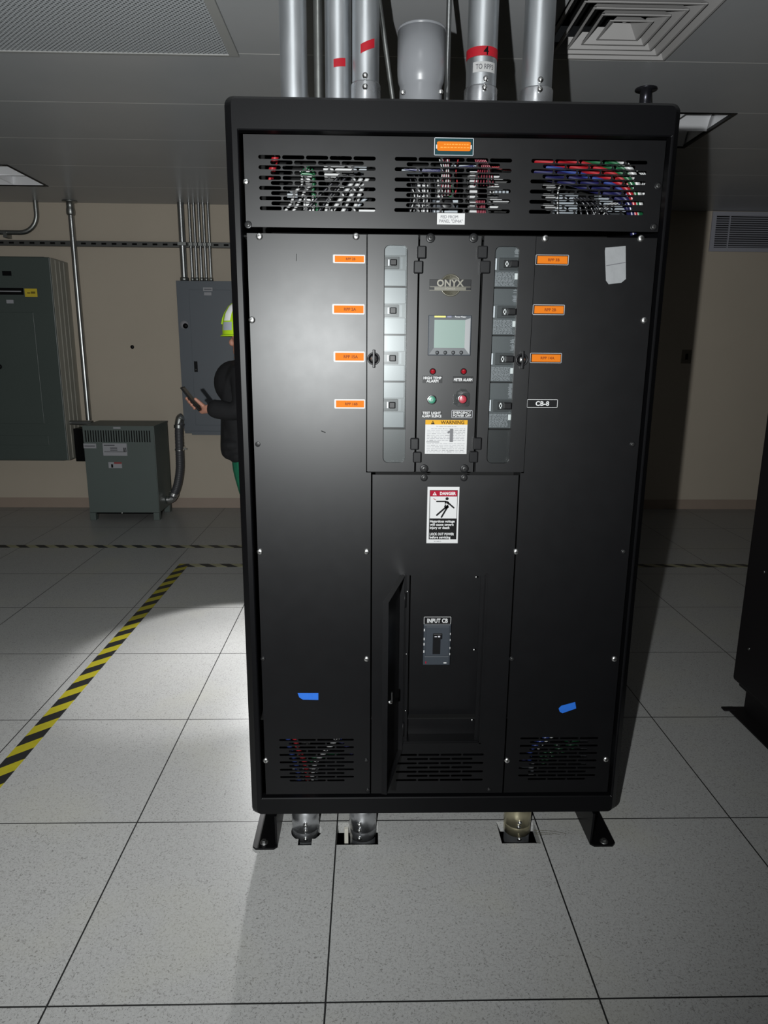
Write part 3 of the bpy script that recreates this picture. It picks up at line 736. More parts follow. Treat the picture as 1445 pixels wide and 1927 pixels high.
plaque('heading_plate', up, (817, 259, 890.5, 294), TEAL, tl, border=PALE, bw=.0012, thick=.002, label='teal plate with an orange strip')
# tapes
def tape(name, parent, pts, mt, label, y=YP):
    P = [fp(u, v, y) for u, v in pts]; n = len(P); vs = [(a, y-.0006, b) for a, b in P] + [(a, y, b) for a, b in P]
    fs = [list(range(n))] + [(k, (k+1) % n, n+(k+1) % n, n+k) for k in range(n)]
    o = MB().mat(mt).raw(vs, fs).build(name, parent); o['label'] = label; return o
tape('tape_scrap', lp, [(560, 1304), (599, 1304), (599, 1317), (570, 1316.5), (563, 1312)], BLUE, 'scrap of blue tape, straight')
tape('tape_scrap', rp, [(1051, 1333), (1056, 1328), (1082, 1321), (1084, 1333), (1058, 1342), (1053, 1339)], BLUE, 'scrap of blue tape, tilted')
tape('tape_scrap', rp, [(1138, 472), (1139, 466), (1177, 463), (1177.5, 525), (1169, 532), (1145, 535), (1140, 528)], SILV, 'square of silver tape')
c0 = fp(1141, 500); c1 = fp(1176, 494)
MB().mat(mat('tape_crease', (.12, .12, .13), .4, metal=.5)).bar(c0, c1, .002, YP-.0008).build('tape_crease', rp)
sf = mat('panel_scuff', (.004, .004, .004), .7, spec=.05)
for (u0, v0, u1, v1, wd) in ((558, 478, 557.5, 491, .0012), (605, 811, 612, 814, .002)):
    MB().mat(sf).bar(fp(u0, v0), fp(u1, v1), wd, YP-.0002).build('scuff_mark', lp)
# input breaker in the compartment
yb = YP+d
plaque('circuit_label', lc, (797.5, 1160, 848.5, 1174.5), BPL, [('text', 'INPUT CB', .5, .5, .5, WHTB, .75, 'C', .03)], border=WHTB, bw=.001, y=yb-.012, thick=.002, label='black label with white letters INPUT CB')
a = fp(797.5, 1176, yb-.02); b = fp(846.5, 1252, yb-.02)
ib = MB().mat(GPL).box(a[0], b[0], yb-.018, yb, b[1], a[1], .002)
hh = a[1]-b[1]; xm = (a[0]+b[0])/2
ib.box(a[0]+.006, b[0]-.004, yb-.022, yb-.017, b[1]+hh*.24, a[1]-.004, .0015); ib.box(a[0]+.003, b[0]-.003, yb-.020, yb-.017, b[1]+.002, b[1]+hh*.225, .0015)
ib.mat(WHTB)
for q in (.1, .32, .45, .63): ib.quad(a[0]+.0005, a[1]-hh*(q+.06), a[0]+.003, a[1]-hh*q, yb-.0186)
for q in (.2, .35, .55, .7): ib.quad(b[0]-.002, a[1]-hh*(q+.05), b[0]-.0005, a[1]-hh*q, yb-.0186)
ib.quad(b[0]-.018, b[1]+.006, b[0]-.010, b[1]+.009, yb-.0205); ib.mat(DRED).quad(a[0]+.006, b[1]+.006, a[0]+.009, b[1]+.012, yb-.0205)
ibo = ib.build('input_breaker', lc)
tb = MB().mat(BPL).box(xm-.012, xm+.009, yb-.0235, yb-.021, b[1]+hh*.29, a[1]-hh*.2, .0008).box(xm-.012, xm+.013, yb-.028, yb-.022, a[1]-hh*.33, a[1]-hh*.19, .002)
tb.mat(PALE).quad(xm-.008, a[1]-hh*.27, xm-.002, a[1]-hh*.25, yb-.0283).quad(xm+.001, a[1]-hh*.275, xm+.007, a[1]-hh*.24, yb-.0283)
tb.build('toggle', ibo)

# floor brackets
def foot(x0, x1, webx, y0, y1):
    mb = MB().mat(BLKR)
    c = .010
    vs = [(x0+c, y0, 0), (x1-c, y0, 0), (x1, y0+c, 0), (x1, y1, 0), (x0, y1, 0), (x0, y0+c, 0)]
    vs = vs + [(a, b, .006) for a, b, _ in vs]
    mb.raw(vs, [tuple(range(5, -1, -1)), tuple(range(6, 12))] + [(k, (k+1) % 6, 6+(k+1) % 6, 6+k) for k in range(6)])
    # web: upright plate with a sloping nose
    w0_, w1_ = webx
    pr = [(y0+.012, .006), (y1, .006), (y1, ZB), (y0+.004, ZB)]
    vs = [(w0_, p, q) for p, q in pr] + [(w1_, p, q) for p, q in pr]
    mb.raw(vs, [(0, 1, 2, 3), (7, 6, 5, 4), (0, 4, 5, 1), (1, 5, 6, 2), (2, 6, 7, 3), (3, 7, 4, 0)])
    return mb.build('foot_bracket', cab)
f1 = foot(-.240, -.168, (-.174, -.168), F0, .80); f2 = foot(.744, .818, (.744, .750), F0, .80)
for fo, (u, v) in ((f1, (497, 1586)), (f2, (1136, 1584))):
    dd_ = ray(u, v); q = CAM + dd_*((0.006-CAM.z)/dd_.z)
    MB().mat(mat('dull_bolt', (.25, .25, .25), .4, metal=1)).lathe([(.012, 0), (.012, .002), (.008, .002)], (q.x, q.y, .006), 'z', 18).lathe([(.008, .002), (.008, .008), (.006, .009)], (q.x, q.y, .006), 'z', 6, smooth=False).build('anchor_bolt', fo)

# wiring seen through the grilles
def cable(color, pts, r, parent=cab, seg=8, lbl=None):
    o = MB().mat(CABC[color]).tube(smooth_path(pts, seg), r, 8).build(color + '_cable', parent); return o
def pz(u, v, y): q = at_y(u, v, y); return (q.x, q.y, q.z)
def run(color, y, r, *uv, dy=0.0): return cable(color, [pz(u, v, y + dy*i/max(1, len(uv)-1)) for i, (u, v) in enumerate(uv)], r)
# first grille
run('red', .60, .009, (519, 285), (517, 300), (508, 335)); run('red', .59, .004, (512, 318), (506, 345))
run('green', .60, .004, (575, 312), (588, 322), (592, 345), (588, 362), (596, 376), (597, 410)); run('green', .585, .0035, (578, 315), (568, 326), (588, 330), (590, 352))
for k in (0, 2): run('white', .62+.004*k, .0035, (566+9*k, 322), (568+9*k, 345), (556+8*k, 362), (546+7*k, 385), (530+8*k, 405))
for k in (0, 3): run('white', .60, .003, (574+5*k, 368), (573+5*k, 385), (574+6*k, 412))
for k in range(3): run('white', .575, .005, (668+12*k, 335), (650+14*k, 362), (625+20*k, 398), (615+20*k, 415))
run('white', .60, .004, (690, 345), (662, 360), (640, 352), (618, 378), (612, 408)); run('grey', .58, .004, (725, 352), (690, 372), (662, 400))
for k in range(4): run('black', .59, .004, (640+14*k, 330), (600+20*k, 370), (560+30*k, 412))
class Blocks:
    def mat(s, mt): s.m = mt; return s
def blk(mb, u0, v0, u1, v1, y, dep=.04, bev=.001):
    a = at_y(u0, v0, y); b = at_y(u1, v1, y); t = MB().mat(mb.m) if isinstance(mb, Blocks) else mb
    t.box(min(a.x, b.x), max(a.x, b.x), y, y+dep, min(a.z, b.z), max(a.z, b.z), bev)
    if isinstance(mb, Blocks): t.build('terminal_block', cab)
    return mb
WHM = CABC['white']
t1 = Blocks().mat(WHM); blk(t1, 608, 310, 665, 322, .60); blk(t1, 610, 323, 640, 336, .60); blk(t1, 574, 318, 588, 346, .605); blk(t1, 574, 374, 592, 398, .605); blk(t1, 675, 394, 706, 400, .57)
t1.mat(CABC['grey']); blk(t1, 664, 312, 690, 320, .60); blk(t1, 540, 360, 560, 372, .62)
# second grille: terminal strips, small wires, control transformer
t2 = Blocks().mat(WHM)
for k in range(7): blk(t2, 884, 322+k*11.5, 898, 331+k*11.5, .575)
for k in range(5): blk(t2, 823, 336+k*8, 833, 342+k*8, .575)
for k in range(5): blk(t2, 784, 344+k*12, 806, 351+k*12, .58)
for k in range(5): blk(t2, 922, 330+k*14, 958, 338+k*14, .60)
t2.mat(CABC['grey'])
for k in range(4): blk(t2, 932+k*7, 356, 936+k*7, 364, .58)
blk(t2, 756, 316, 800, 322, .60); blk(t2, 850, 308, 900, 314, .60)
t3 = MB().mat(GPL); blk(t3, 814, 372, 862, 402, .57, .06, .003); t3.mat(CABC['grey']); blk(t3, 820, 378, 832, 384, .566); blk(t3, 816, 396, 861, 401, .566); blk(t3, 852, 376, 862, 382, .566)
c_ = at_y(840, 383, .566); t3.mat(BPL).lathe([(.016, 0), (.016, .006), (.010, .008)], (c_.x, .57, c_.z), 'y', 20)
t3.build('control_transformer', cab)
for k in range(6): run('maroon', .57+.002*k, .0016, (834+2.2*k, 296), (835+2*k, 320), (832+3*k, 345), (826+4*k, 368))
for k in range(4): run('white', .565, .0015, (842-k*5, 300), (844-k*4, 325), (843-k*6, 368))
run('red', .58, .0016, (862, 300), (858, 322), (860, 345), (856, 368)); run('green', .58, .0016, (846, 340), (850, 350), (852, 366), (842, 372))
for k in range(7): run('maroon', .565+.002*k, .0015, (894+k*3, 300), (900+k*4, 318), (896+k*5, 330), (892+k*6, 350))
for k in range(6): run('maroon', .575, .0016, (896+k*3, 376), (897+k*3, 390), (899+k*3, 410))
for k in range(5): run('red', .58, .0016, (925+k*4, 314), (940+k*4, 318), (950+k*4, 320))
for k in range(5): run('white', .57, .0015, (775+k*6, 352), (780+k*6, 372), (772+k*7, 398))
for k in range(7): run('black', .56, .0014, (770+k*9, 330), (774+k*9, 352), (770+k*10, 402))
for k in range(5): run('navy', .57, .0018, (760+k*10, 318), (800+k*8, 322), (822+k*4, 318), (850+k*10, 316), (890, 312))
# third grille: thick phase cables sweeping down to the right
for k, col in enumerate(('white', 'green', 'green', 'red', 'red', 'blue', 'navy', 'navy')):
    run(col, .575+.006*(k % 2), .0078, (1015-k*4, 262+k*9.6), (1075-k*3, 271+k*9.8), (1130-k*3, 285+k*10), (1170-k*2, 304+k*9.5), (1196-k*2, 338+k*8), (1206-k*2, 400+k*6))
run('white', .59, .006, (1128, 290), (1160, 303), (1188, 324), (1203, 350), (1216, 372))
for k in range(3): run('white', .60, .0018, (1196+k*6, 318), (1210+k*3, 340), (1190+k*8, 400))
t4 = Blocks().mat(WHM)
for k in range(4): blk(t4, 1022, 326+k*19, 1046, 334+k*19, .60)
t4.mat(CABC['grey']); blk(t4, 1046, 364, 1086, 402, .62); blk(t4, 1128, 356, 1186, 400, .62)
for k in range(5): run('black', .60, .003, (1080+k*6, 372), (1090+k*9, 385), (1095+k*14, 412)); 
for k in range(3): run('white', .60, .0016, (1155+k*6, 380), (1130+k*8, 392), (1112+k*10, 408))
run('white', .592, .002, (1060, 340), (1050, 360), (1049, 405))
# lower grilles
run('blue', .56, .0075, (541, 1382), (546, 1410), (560, 1448), (566, 1500)); run('red', .56, .0075, (553, 1384), (562, 1412), (575, 1440), (582, 1490))
run('white', .56, .0068, (640, 1384), (618, 1408), (592, 1440), (585, 1490)); run('navy', .57, .006, (625, 1385), (650, 1402), (662, 1418)); run('green', .57, .005, (640, 1420), (600, 1424), (586, 1430), (590, 1446))
run('blue', .575, .004, (640, 1390), (655, 1410), (668, 1415))
t5 = Blocks().mat(CABC['grey']); blk(t5, 550, 1446, 600, 1450, .57); blk(t5, 556, 1452, 572, 1476, .58); blk(t5, 576, 1452, 598, 1476, .58); t5.mat(WHM); blk(t5, 567, 1397, 584, 1401, .60); blk(t5, 654, 1452, 668, 1458, .60)
run('blue', .56, .0068, (1035, 1382), (1018, 1394), (1000, 1410), (996, 1430)); run('navy', .57, .006, (1010, 1395), (990, 1424), (978, 1440)); run('white', .57, .003, (1040, 1386), (1024, 1398), (1012, 1410))
for k in range(3): run('green', .58, .004, (1090, 1392+k*5), (1060, 1398+k*8), (1036, 1408+k*8), (1016, 1425+k*9))
t6 = Blocks().mat(CABC['grey'])
for k in range(4): blk(t6, 1093, 1396+k*13, 1112, 1401+k*13, .59)
blk(t6, 978, 1448, 1004, 1452, .57); t6.mat(WHM); blk(t6, 996, 1436, 1004, 1460, .58)
run('green', .6, .004, (640, 1455), (655, 1452), (662, 1470))

# ================================================================== CONDUITS ON TOP
def band(cx_, cyv, r, z0, z1, a0, a1, tilt=0.0, n=14, th=.0008):
    """a strip of tape round a pipe: angles from the front, in radians"""
    vs = []; fs = []
    for k in range(n+1):
        q = a0 + (a1-a0)*k/n; dz = tilt*(k/n-.5)
        for rr, zz in ((r+.0002, z0), (r+.0002, z1), (r+th, z0), (r+th, z1)): vs.append((cx_ + rr*math.sin(q), cyv - rr*math.cos(q), zz+dz))
    for k in range(n):
        a = 4*k; b = a+4; fs += [(a+2, b+2, b+3, a+3), (a, a+1, b+1, b), (a+1, a+3, b+3, b+1), (a, b, b+2, a+2)]
    fs += [(0, 2, 3, 1), (4*n, 4*n+1, 4*n+3, 4*n+2)]
    return vs, fs
def conduit(u0, u1, vref, y, label, coup=None, screws=(), ztop=ZC, name='conduit', mt=GALV, cm=CAST, z0=ZT, group='conduits entering the cabinet top'):
    a = at_y(u0, vref, y); b = at_y(u1, vref, y); r = (b.x-a.x)/2*.985; x = (a.x+b.x)/2
    t = thing(name, label, 'conduit', (x, y, z0), group)
    MB().mat(mt).tube([(x, y, z0), (x, y, ztop)], r, 40).build('tube', t)
    if coup:
        zc1 = at_y(0, coup, y-r).z if coup > 5 else coup
        rc_ = r*1.10
        c = MB().mat(cm).lathe([(r, 0), (rc_, 0), (rc_, zc1-z0-.004), (rc_-.002, zc1-z0), (r, zc1-z0)], (x, y, z0), 'z', 40).build('coupling', t)
        for (u, v) in screws:
            q = at_y(u, v, y-rc_)
            MB().mat(ZINC).lathe([(.0085, 0), (.0085, .003), (.0055, .0035), (.0055, .007), (.002, .0075)], (q.x, y-rc_+.0015, q.z), 'y', 12).build('set_screw', c)
    return t, x, r
YC = 1.06
t, x, r = conduit(526, 578, 90, YC+.03, 'first large galvanised conduit, bare and nearest the cabinet corner')
t, x, r = conduit(611, 661, 90, YC+.03, 'galvanised conduit with a low red tape scrap and no coupling')
q = at_y(639, 117, YC+.03-r); vs, fs = band(x, YC+.03, r, q.z-.011, q.z+.011, (q.x-x-.018)/r, (q.x-x+.018)/r, .005)
lab(MB().mat(RED).raw(vs, fs).build('tape_scrap', t), 'red tape scrap')
t, x, r = conduit(662, 714, 90, YC, 'galvanised conduit with a tilted red tape scrap above its coupling', 138, ((687, 142), (687, 163)))
q = at_y(692, 85, YC-r); vs, fs = band(x, YC, r, q.z-.012, q.z+.012, (q.x-x-.021)/r, (q.x-x+.021)/r, .018)
lab(MB().mat(RED).raw(vs, fs).build('tape_scrap', t), 'tilted red tape scrap')
t, x, r = conduit(879, 937, 70, YC, 'galvanised conduit banded with red tape above a white TO RPP3 label', 142, ((914, 148), (912, 165)))
q = at_y(908, 95, YC-r); vs, fs = band(x, YC, r+.0006, q.z-.0125, q.z+.0125, -1.75, 1.65, .0, 30)
rbm = MB().mat(RED).raw(vs, fs)
rbm.mat(INK).text('4', x + r*.12, q.z, .022, 0, wrap=(x, YC, r+.0022), bold=.01)
lab(rbm.build('tape_band', t), 'red tape band marked 4')
q = at_y(911, 125, YC-r); vs, fs = band(x, YC, r, q.z-.0135, q.z+.0135, -.72, .85)
lbm = MB().mat(WHT).raw(vs, fs); lbm.mat(GINK).text('TO RPP3', x+.003, q.z, .013, 0, .055, wrap=(x, YC, r+.0018), bold=.01)
lab(lbm.build('pipe_label', t), 'white label reading TO RPP3')
t, x, r = conduit(985, 1043, 70, YC, 'galvanised conduit with coupling and two set screws, last of the row', 143, ((1017, 150), (1016, 168)))
# thinner pipes behind
conduit(590, 607, 90, YC+.30, 'slim greenish conduit in the gap between the first two large conduits', mt=GALVD)
conduit(580, 588, 160, YC+.12, 'short thin tube beside the first large conduit', ztop=2.09, mt=GALVD, group='thin tubes behind the large conduits')
conduit(838, 848, 90, YC+.14, 'thin bright tube behind the grey canister', mt=STEEL, group='thin tubes behind the large conduits')
# leaning hanger rod
a = at_y(716, 20, YC+.15); b = at_y(738, 180, YC+.15)
rod = thing('hanger_rod', 'thin leaning dull rod between the tape-marked conduit and the grey canister', 'rod', (b.x, b.y, ZT))
dirv = (a-b).normalized(); pt = b + dirv*((ZC-b.z)/dirv.z); pb = b + dirv*((ZT-b.z)/dirv.z)
MB().mat(GALVD).tube([pb, pt], .0075, 12).build('rod', rod); MB().mat(GALVD).tube([pb, pb+dirv*.05], .0095, 12).build('end_sleeve', rod)
# grey enamelled canister fitting
yq = YC-.03; a = at_y(748, 90, yq); b = at_y(838, 90, yq); r = (b.x-a.x)/2; x = (a.x+b.x)/2
can = thing('canister', 'squat grey enamelled canister standing among the conduits', 'canister', (x, yq, ZT))
zt_ = at_y(793, 41, yq-r).z; zn = at_y(793, 138, yq-r).z; zk = at_y(793, 152, yq-r).z
MB().mat(GRAYP).lathe([(r*.90, 0), (r*.90, zk-ZT-.004), (r*.885, zk-ZT), (r*.90, zk-ZT+.008), (r*.96, zn-ZT), (r*.995, zn-ZT+.02), (r, zn-ZT+.035), (r, zt_-ZT)], (x, yq, ZT), 'z', 56).build('canister_body', can)
MB().mat(GRAYP).lathe([(r*1.0, 0), (r*1.02, .001), (r*1.02, .005), (r, .007), (r*.8, .010), (0, .011)], (x, yq, zt_), 'z', 56).mat(ZINC).lathe([(.006, .010), (.006, .018), (.004, .019)], (x, yq, zt_), 'z', 12).build('canister_lid', can)
for u, v in ((758, 174), (829, 173)):
    q = at_y(u, v, yq-r*.75); MB().mat(ZINC).lathe([(.007, 0), (.007, .004), (.004, .006)], (q.x, q.y, max(q.z, ZT+.01)), 'y', 10).build('clamp_screw', can)

# ================================================================== CONDUITS UNDER THE CABINET
def stub(u0, u1, vtop, y, vring, label, cm, screws):
    a = at_y(u0, 1560, y); b = at_y(u1, 1560, y); r = (b.x-a.x)/2; x = (a.x+b.x)/2
    t = thing('floor_conduit', label, 'conduit', (x, y, -.4), 'conduit stubs under the cabinet')
    zr = at_y((u0+u1)/2, vring, y-r).z
    MB().mat(GALV).tube([(x, y, -.40), (x, y, ZB)], r*.93, 36).build('tube', t)
    c = MB().mat(cm).lathe([(r*.93, zr-.028), (r*.985, zr-.028), (r*.985, zr), (r*.96, zr+.0015), (r, zr+.003), (r, ZB-.001), (r*.93, ZB-.001)], (x, y, 0), 'z', 40).build('coupling', t)
    for u, v in screws:
        q = at_y(u, v, y-r); MB().mat(ZINC).lathe([(.0065, 0), (.0065, .003), (.0042, .0035), (.0042, .006), (.002, .0065)], (q.x, y-r+.001, q.z), 'y', 12).build('set_screw', c)
stub(550, 601, 1536, .590, 1571, 'shiny coupling stub in the round floor hole under the cabinet', CAST, ((575, 1552), (575, 1563), (575, 1579)))
stub(657, 708, 1536, .590, 1570, 'shiny coupling stub in the square floor hole second from the cabinet foot', CAST, ((676, 1551), (676, 1563), (676, 1578)))
stub(947, 997, 1536, .590, 1561, 'yellowish coupling stub under the cabinet', BRASSY, ((978, 1548), (976, 1556), (977, 1579)))
pb_ = MB().mat(mat('pale_pedestal', (.45, .43, .38), .6)).box(.022, .034, .585, .598, -.12, -.012, .001)
tag(pb_.build('floor_stringer'), 'small pale block down inside the square floor opening', 'floor support')

# ================================================================== BACKGROUND LEFT: switchboard, transformer, panel, wall pipes
def bplaque(name, parent, u0, v0, u1, v1, y, base, layers=(), border=None, label=None):
    a = at_y(u0, v0, y); b = at_y(u1, v1, y); mb = MB().mat(base).box(a.x, b.x, y-.003, y, b.z, a.z)
    if border: mb.mat(border).frame(a.x, b.z, b.x, a.z, .004, y-.0035)
    W, H = b.x-a.x, a.z-b.z
    for l in layers:
        if l[0] == 'rect': mb.mat(l[5]).quad(a.x+l[1]*W, a.z-l[4]*H, a.x+l[3]*W, a.z-l[2]*H, y-.004)
        else: mb.mat(l[5]).text(l[1], a.x+l[2]*W, a.z-l[3]*H, l[4]*H, y-.0045, .9*W)
    o = mb.build(name, parent)
    if label: o['label'] = label
    return o
SY = 4.64
sb = thing('switchboard', 'large dark green-grey wall switchboard with a yellow tag', 'electrical board', (-3.05, 4.99, .485))
sm = MB().mat(SWG).box(-3.70, -2.50, SY+.012, 4.75, .485, 2.13, .004)
sm.mat(SWS).box(-2.505, -2.455, SY+.03, Y1-.001, .489, 2.126)
sm.mat(SWG).box(-3.70, -2.51, 4.75, Y1-.001, .489, 2.126)
sm.mat(SWS)
for yy in (4.74, 4.82, 4.90): sm.box(-2.456, -2.449, yy, yy+.035, .50, 2.115)
sm.build('board_body', sb)
cov = MB().mat(SWG).box(-3.695, -2.452, SY, SY+.014, .49, 2.125, .006); cov.mat(SWG).box(-3.60, -2.60, SY-.004, SY+.001, .62, .70, .002)
cvo = cov.build('front_cover', sb)
dd2 = MB().mat(SWG).box(-3.4, -2.62, SY-.006, SY, .80, 1.70, .003); dd2.build('board_door', sb)
bplaque('name_tag', sb, 4, 510, 22, 519, SY, BPL)
bplaque('name_strip', sb, -60, 541, 45, 555, SY, BPL, [('rect', .55, .40, .95, .55, 0, PALE)] if False else [('rect', .5, .42, .96, .56, PALE)])
bplaque('yellow_tag', sb, 46, 543, 71, 559, SY, YELF, [('rect', .2, .45, .45, .6, mat('olive_ink', (.15, .11, .01), .5)), ('rect', .5, .35, .85, .6, MATS.get('olive_ink'))], label='small yellow tag')
bplaque('name_tag', sb, 12, 564, 26, 571, SY, PALE)
MB().mat(BPL).lathe([(.02, 0), (.02, .02), (.012, .024)], (at_y(0, 690, SY).x, SY-.005, at_y(0, 690, SY).z), 'y', 16).build('door_handle', sb)
jb = thing('wireway_box', 'black wireway box joining the switchboard to the transformer', 'box', (-2.36, 4.99, .46))
MB().mat(BLKR).box(-2.448, -2.27, 4.78, Y1-.001, .46, .745, .003).build('box_body', jb)
MB().mat(STEEL).tube([(-2.45, 4.74, .80), (-2.27, 4.74, .80)], .02, 14).build('nipple', jb)

# transformer
TY = 4.505; TYB = 4.90
tx = thing('transformer', 'waist-high grey-green floor transformer with louvres and white labels', 'transformer', (-1.965, 4.7, 0))
tb_ = MB().mat(XFG).box(-2.26, -1.673, TY+.006, TYB, .066, .80, .004).build('transformer_case', tx)
fr = MB().mat(XFG)
lz0, lz1 = at_y(200, 832, TY).z, at_y(200, 810, TY).z; lx0, lx1 = at_y(160, 820, TY).x, at_y(285, 820, TY).x
fr.box(-2.255, -1.678, TY, TY+.006, .070, lz0); fr.box(-2.255, -1.678, TY, TY+.006, lz1, .797)
fr.box(-2.255, lx0, TY, TY+.006, lz0, lz1); fr.box(lx1, -1.678, TY, TY+.006, lz0, lz1)
for k in range(26):
    xa_ = lx0 + (lx1-lx0)*(k+.45)/26; fr.box(xa_, xa_+(lx1-lx0)/26*.55, TY+.001, TY+.005, lz0, lz1)
frp = fr.build('front_cover', tx)
MB().mat(DARK).box(-2.24, -1.69, TY+.0055, TY+.006, at_y(200, 833, TY).z, at_y(200, 810, TY).z).build('louvre_backing', tx)
lm = MB().mat(XFG).raw([(-2.262, TY-.004, .800), (-1.671, TY-.004, .800), (-1.671, TYB+.002, .806), (-2.262, TYB+.002, .806), (-2.262, TY-.004, .79), (-1.671, TY-.004, .79), (-1.671, TYB+.002, .79), (-2.262, TYB+.002, .79)],
     [(0, 1, 2, 3), (0, 4, 5, 1), (1, 5, 6, 2), (2, 6, 7, 3), (3, 7, 4, 0), (7, 6, 5, 4)]); lm.build('top_cover', tx)
bplaque('rating_plate', tx, 193, 834, 240, 857.5, TY, PALE, [('rect', .05, .12, .5, .2, GINK), ('rect', .3, .35, .6, .42, GINK), ('rect', .3, .52, .6, .58, GINK), ('rect', .86, .35, .9, .7, INK), ('rect', .94, .35, .97, .7, INK), ('rect', .05, .66, .95, .7, GINK)], label='white rating plate')
bplaque('name_tag', tx, 157, 834.5, 181.5, 843.5, TY, PALE, [('rect', .08, .45, .9, .6, GINK)])
bplaque('name_tag', tx, 213, 801.5, 227, 807, TY, PALE)
bplaque('hazard_label', tx, 204, 869.5, 230, 881, TY, PALE, [('rect', .42, .0, 1, .28, mat('faded_red', (.25, .04, .04), .5)), ('rect', .2, .35, .34, .9, INK)], label='small white and red hazard label')
for xx in (-2.235, -1.70):
    for yy in (TY+.03, TYB-.05):
        MB().mat(XFG).box(xx-.025, xx+.025, yy-.03, yy+.03, 0, .066, .004).build('foot', tx)
MB().mat(BLKR).box(-2.22, -1.71, TY+.03, TYB-.03, .05, .067).build('base_skid', tx)
q = at_y(232, 972, TY+.05); MB().mat(ZINC).lathe([(.009, 0), (.009, .006)], (q.x, TY+.028, .058), 'y', 10).build('grounding_stud', tx)
# blue-grey panelboard
PY = 4.85
pb = thing('panelboard', 'tall blue-grey wall panelboard behind the person', 'electrical panel', (-1.255, 4.99, .70))
MB().mat(PNL).box(-1.512, -1.0, PY+.01, Y1-.001, .70, 1.972, .003).build('panel_box', pb)
pc = MB().mat(PNL).box(-1.515, -.995, PY, PY+.010, .722, 1.977, .002).box(-1.45, -.995, PY, PY+.010, .688, .722, .001).build('panel_trim', pb)
a = at_y(355, 545, PY); b = at_y(355, 800, PY)
pd = MB().mat(PNL).box(a.x, -1.06, PY-.004, PY, b.z, a.z, .002).build('panel_door', pb)
a = at_y(365, 680, PY-.004); b = at_y(372.5, 700, PY-.004); MB().mat(BPL).box(a.x, b.x, PY-.010, PY-.004, b.z, a.z, .002).mat(ZINC).lathe([(.004, 0), (.004, .003)], ((a.x+b.x)/2, PY-.010, b.z+.02), 'y', 10).build('door_latch', pd)
bplaque('name_tag', pb, 382, 541, 400, 548, PY-.004, PALE, [('rect', .1, .4, .9, .6, GINK)]); bplaque('name_tag', pb, 384, 550, 398, 556, PY-.004, PALE)
c_ = at_y(346, 611, PY); MB().mat(PALE).lathe([(.034, 0), (.034, .002), (.0, .002)], (c_.x+.003, PY, c_.z), 'y', 24).mat(BPL).lathe([(.022, .002), (.022, .0025)], (c_.x+.013, PY, c_.z-.01), 'y', 20).build('round_sticker', pb)
# strut along the wall
st = MB().mat(STRUT).box(-5.9, -.6, 4.958, Y1-.001, 2.254, 2.297, .002)
st.mat(DARK)
for k in range(60): st.box(-5.8+k*.085, -5.76+k*.085, 4.9572, 4.9585, 2.268, 2.283)
tag(st.build('strut_channel'), 'long slotted steel strut channel running across the beige wall', 'strut')
# pipes down to the panelboard
def wall_pipe(x, y, r, z0, z1, label, group=None, mt=STEEL):
    t = thing('wall_conduit', label, 'conduit', (x, y, z0), group)
    MB().mat(mt).tube([(x, y, z0), (x, y, z1)], r, 16).build('tube', t)
    MB().mat(GALVD).lathe([(r*1.05, 0), (r*1.35, 0), (r*1.35, .03), (r*1.05, .034)], (x, y, z0), 'z', 16).build('connector', t)
    MB().mat(GALVD).box(x-r*1.3, x+r*1.3, y-r*1.15, 4.957, 2.262, 2.288, .002).build('strap', t)
    return t
wall_pipe(-1.462, 4.925, .027, 1.977, ZC, 'thick bright wall conduit at the outer edge of the panelboard top')
for k, (x, nm) in enumerate(((-1.395, 'first'), (-1.357, 'second'), (-1.317, 'third'), (-1.279, 'fourth'), (-1.239, 'fifth'))):
    wall_pipe(x, 4.935, .0125, 1.977, ZC, nm + ' slim wall conduit counted from the thick one above the panelboard', 'slim conduits above the panelboard')
x = -2.365
vp = thing('wall_conduit', 'lone bright conduit dropping from the ceiling to the transformer', 'conduit', (x, 4.93, .80))
MB().mat(STEEL).tube([(x, 4.925, .806), (x, 4.925, ZC)], .0235, 18).build('tube', vp)
MB().mat(GALVD).lathe([(.026, 0), (.034, .01), (.034, .045), (.03, .06), (.03, .10), (.06, .104), (.06, .112)], (x, 4.925, ZC-.112), 'z', 18).build('ceiling_collar', vp)
bp = thing('wall_conduit', 'bent conduit curving off along the wall above the switchboard', 'conduit', (-2.65, 4.93, 2.35))
arc = [(-4.2, 4.935, 2.352), (-2.80, 4.935, 2.352)] + [(-2.80+.15*math.sin(q*PI/16), 4.935, 2.502-.15*math.cos(q*PI/16)) for q in range(1, 8)] + [(-2.65, 4.935, 2.502), (-2.65, 4.935, ZC)]
MB().mat(GALVD).tube(arc, .019, 14).build('tube', bp); MB().mat(GALVD).box(-2.93, -2.90, 4.91, Y1-.001, 2.31, 2.352).build('strap', bp)
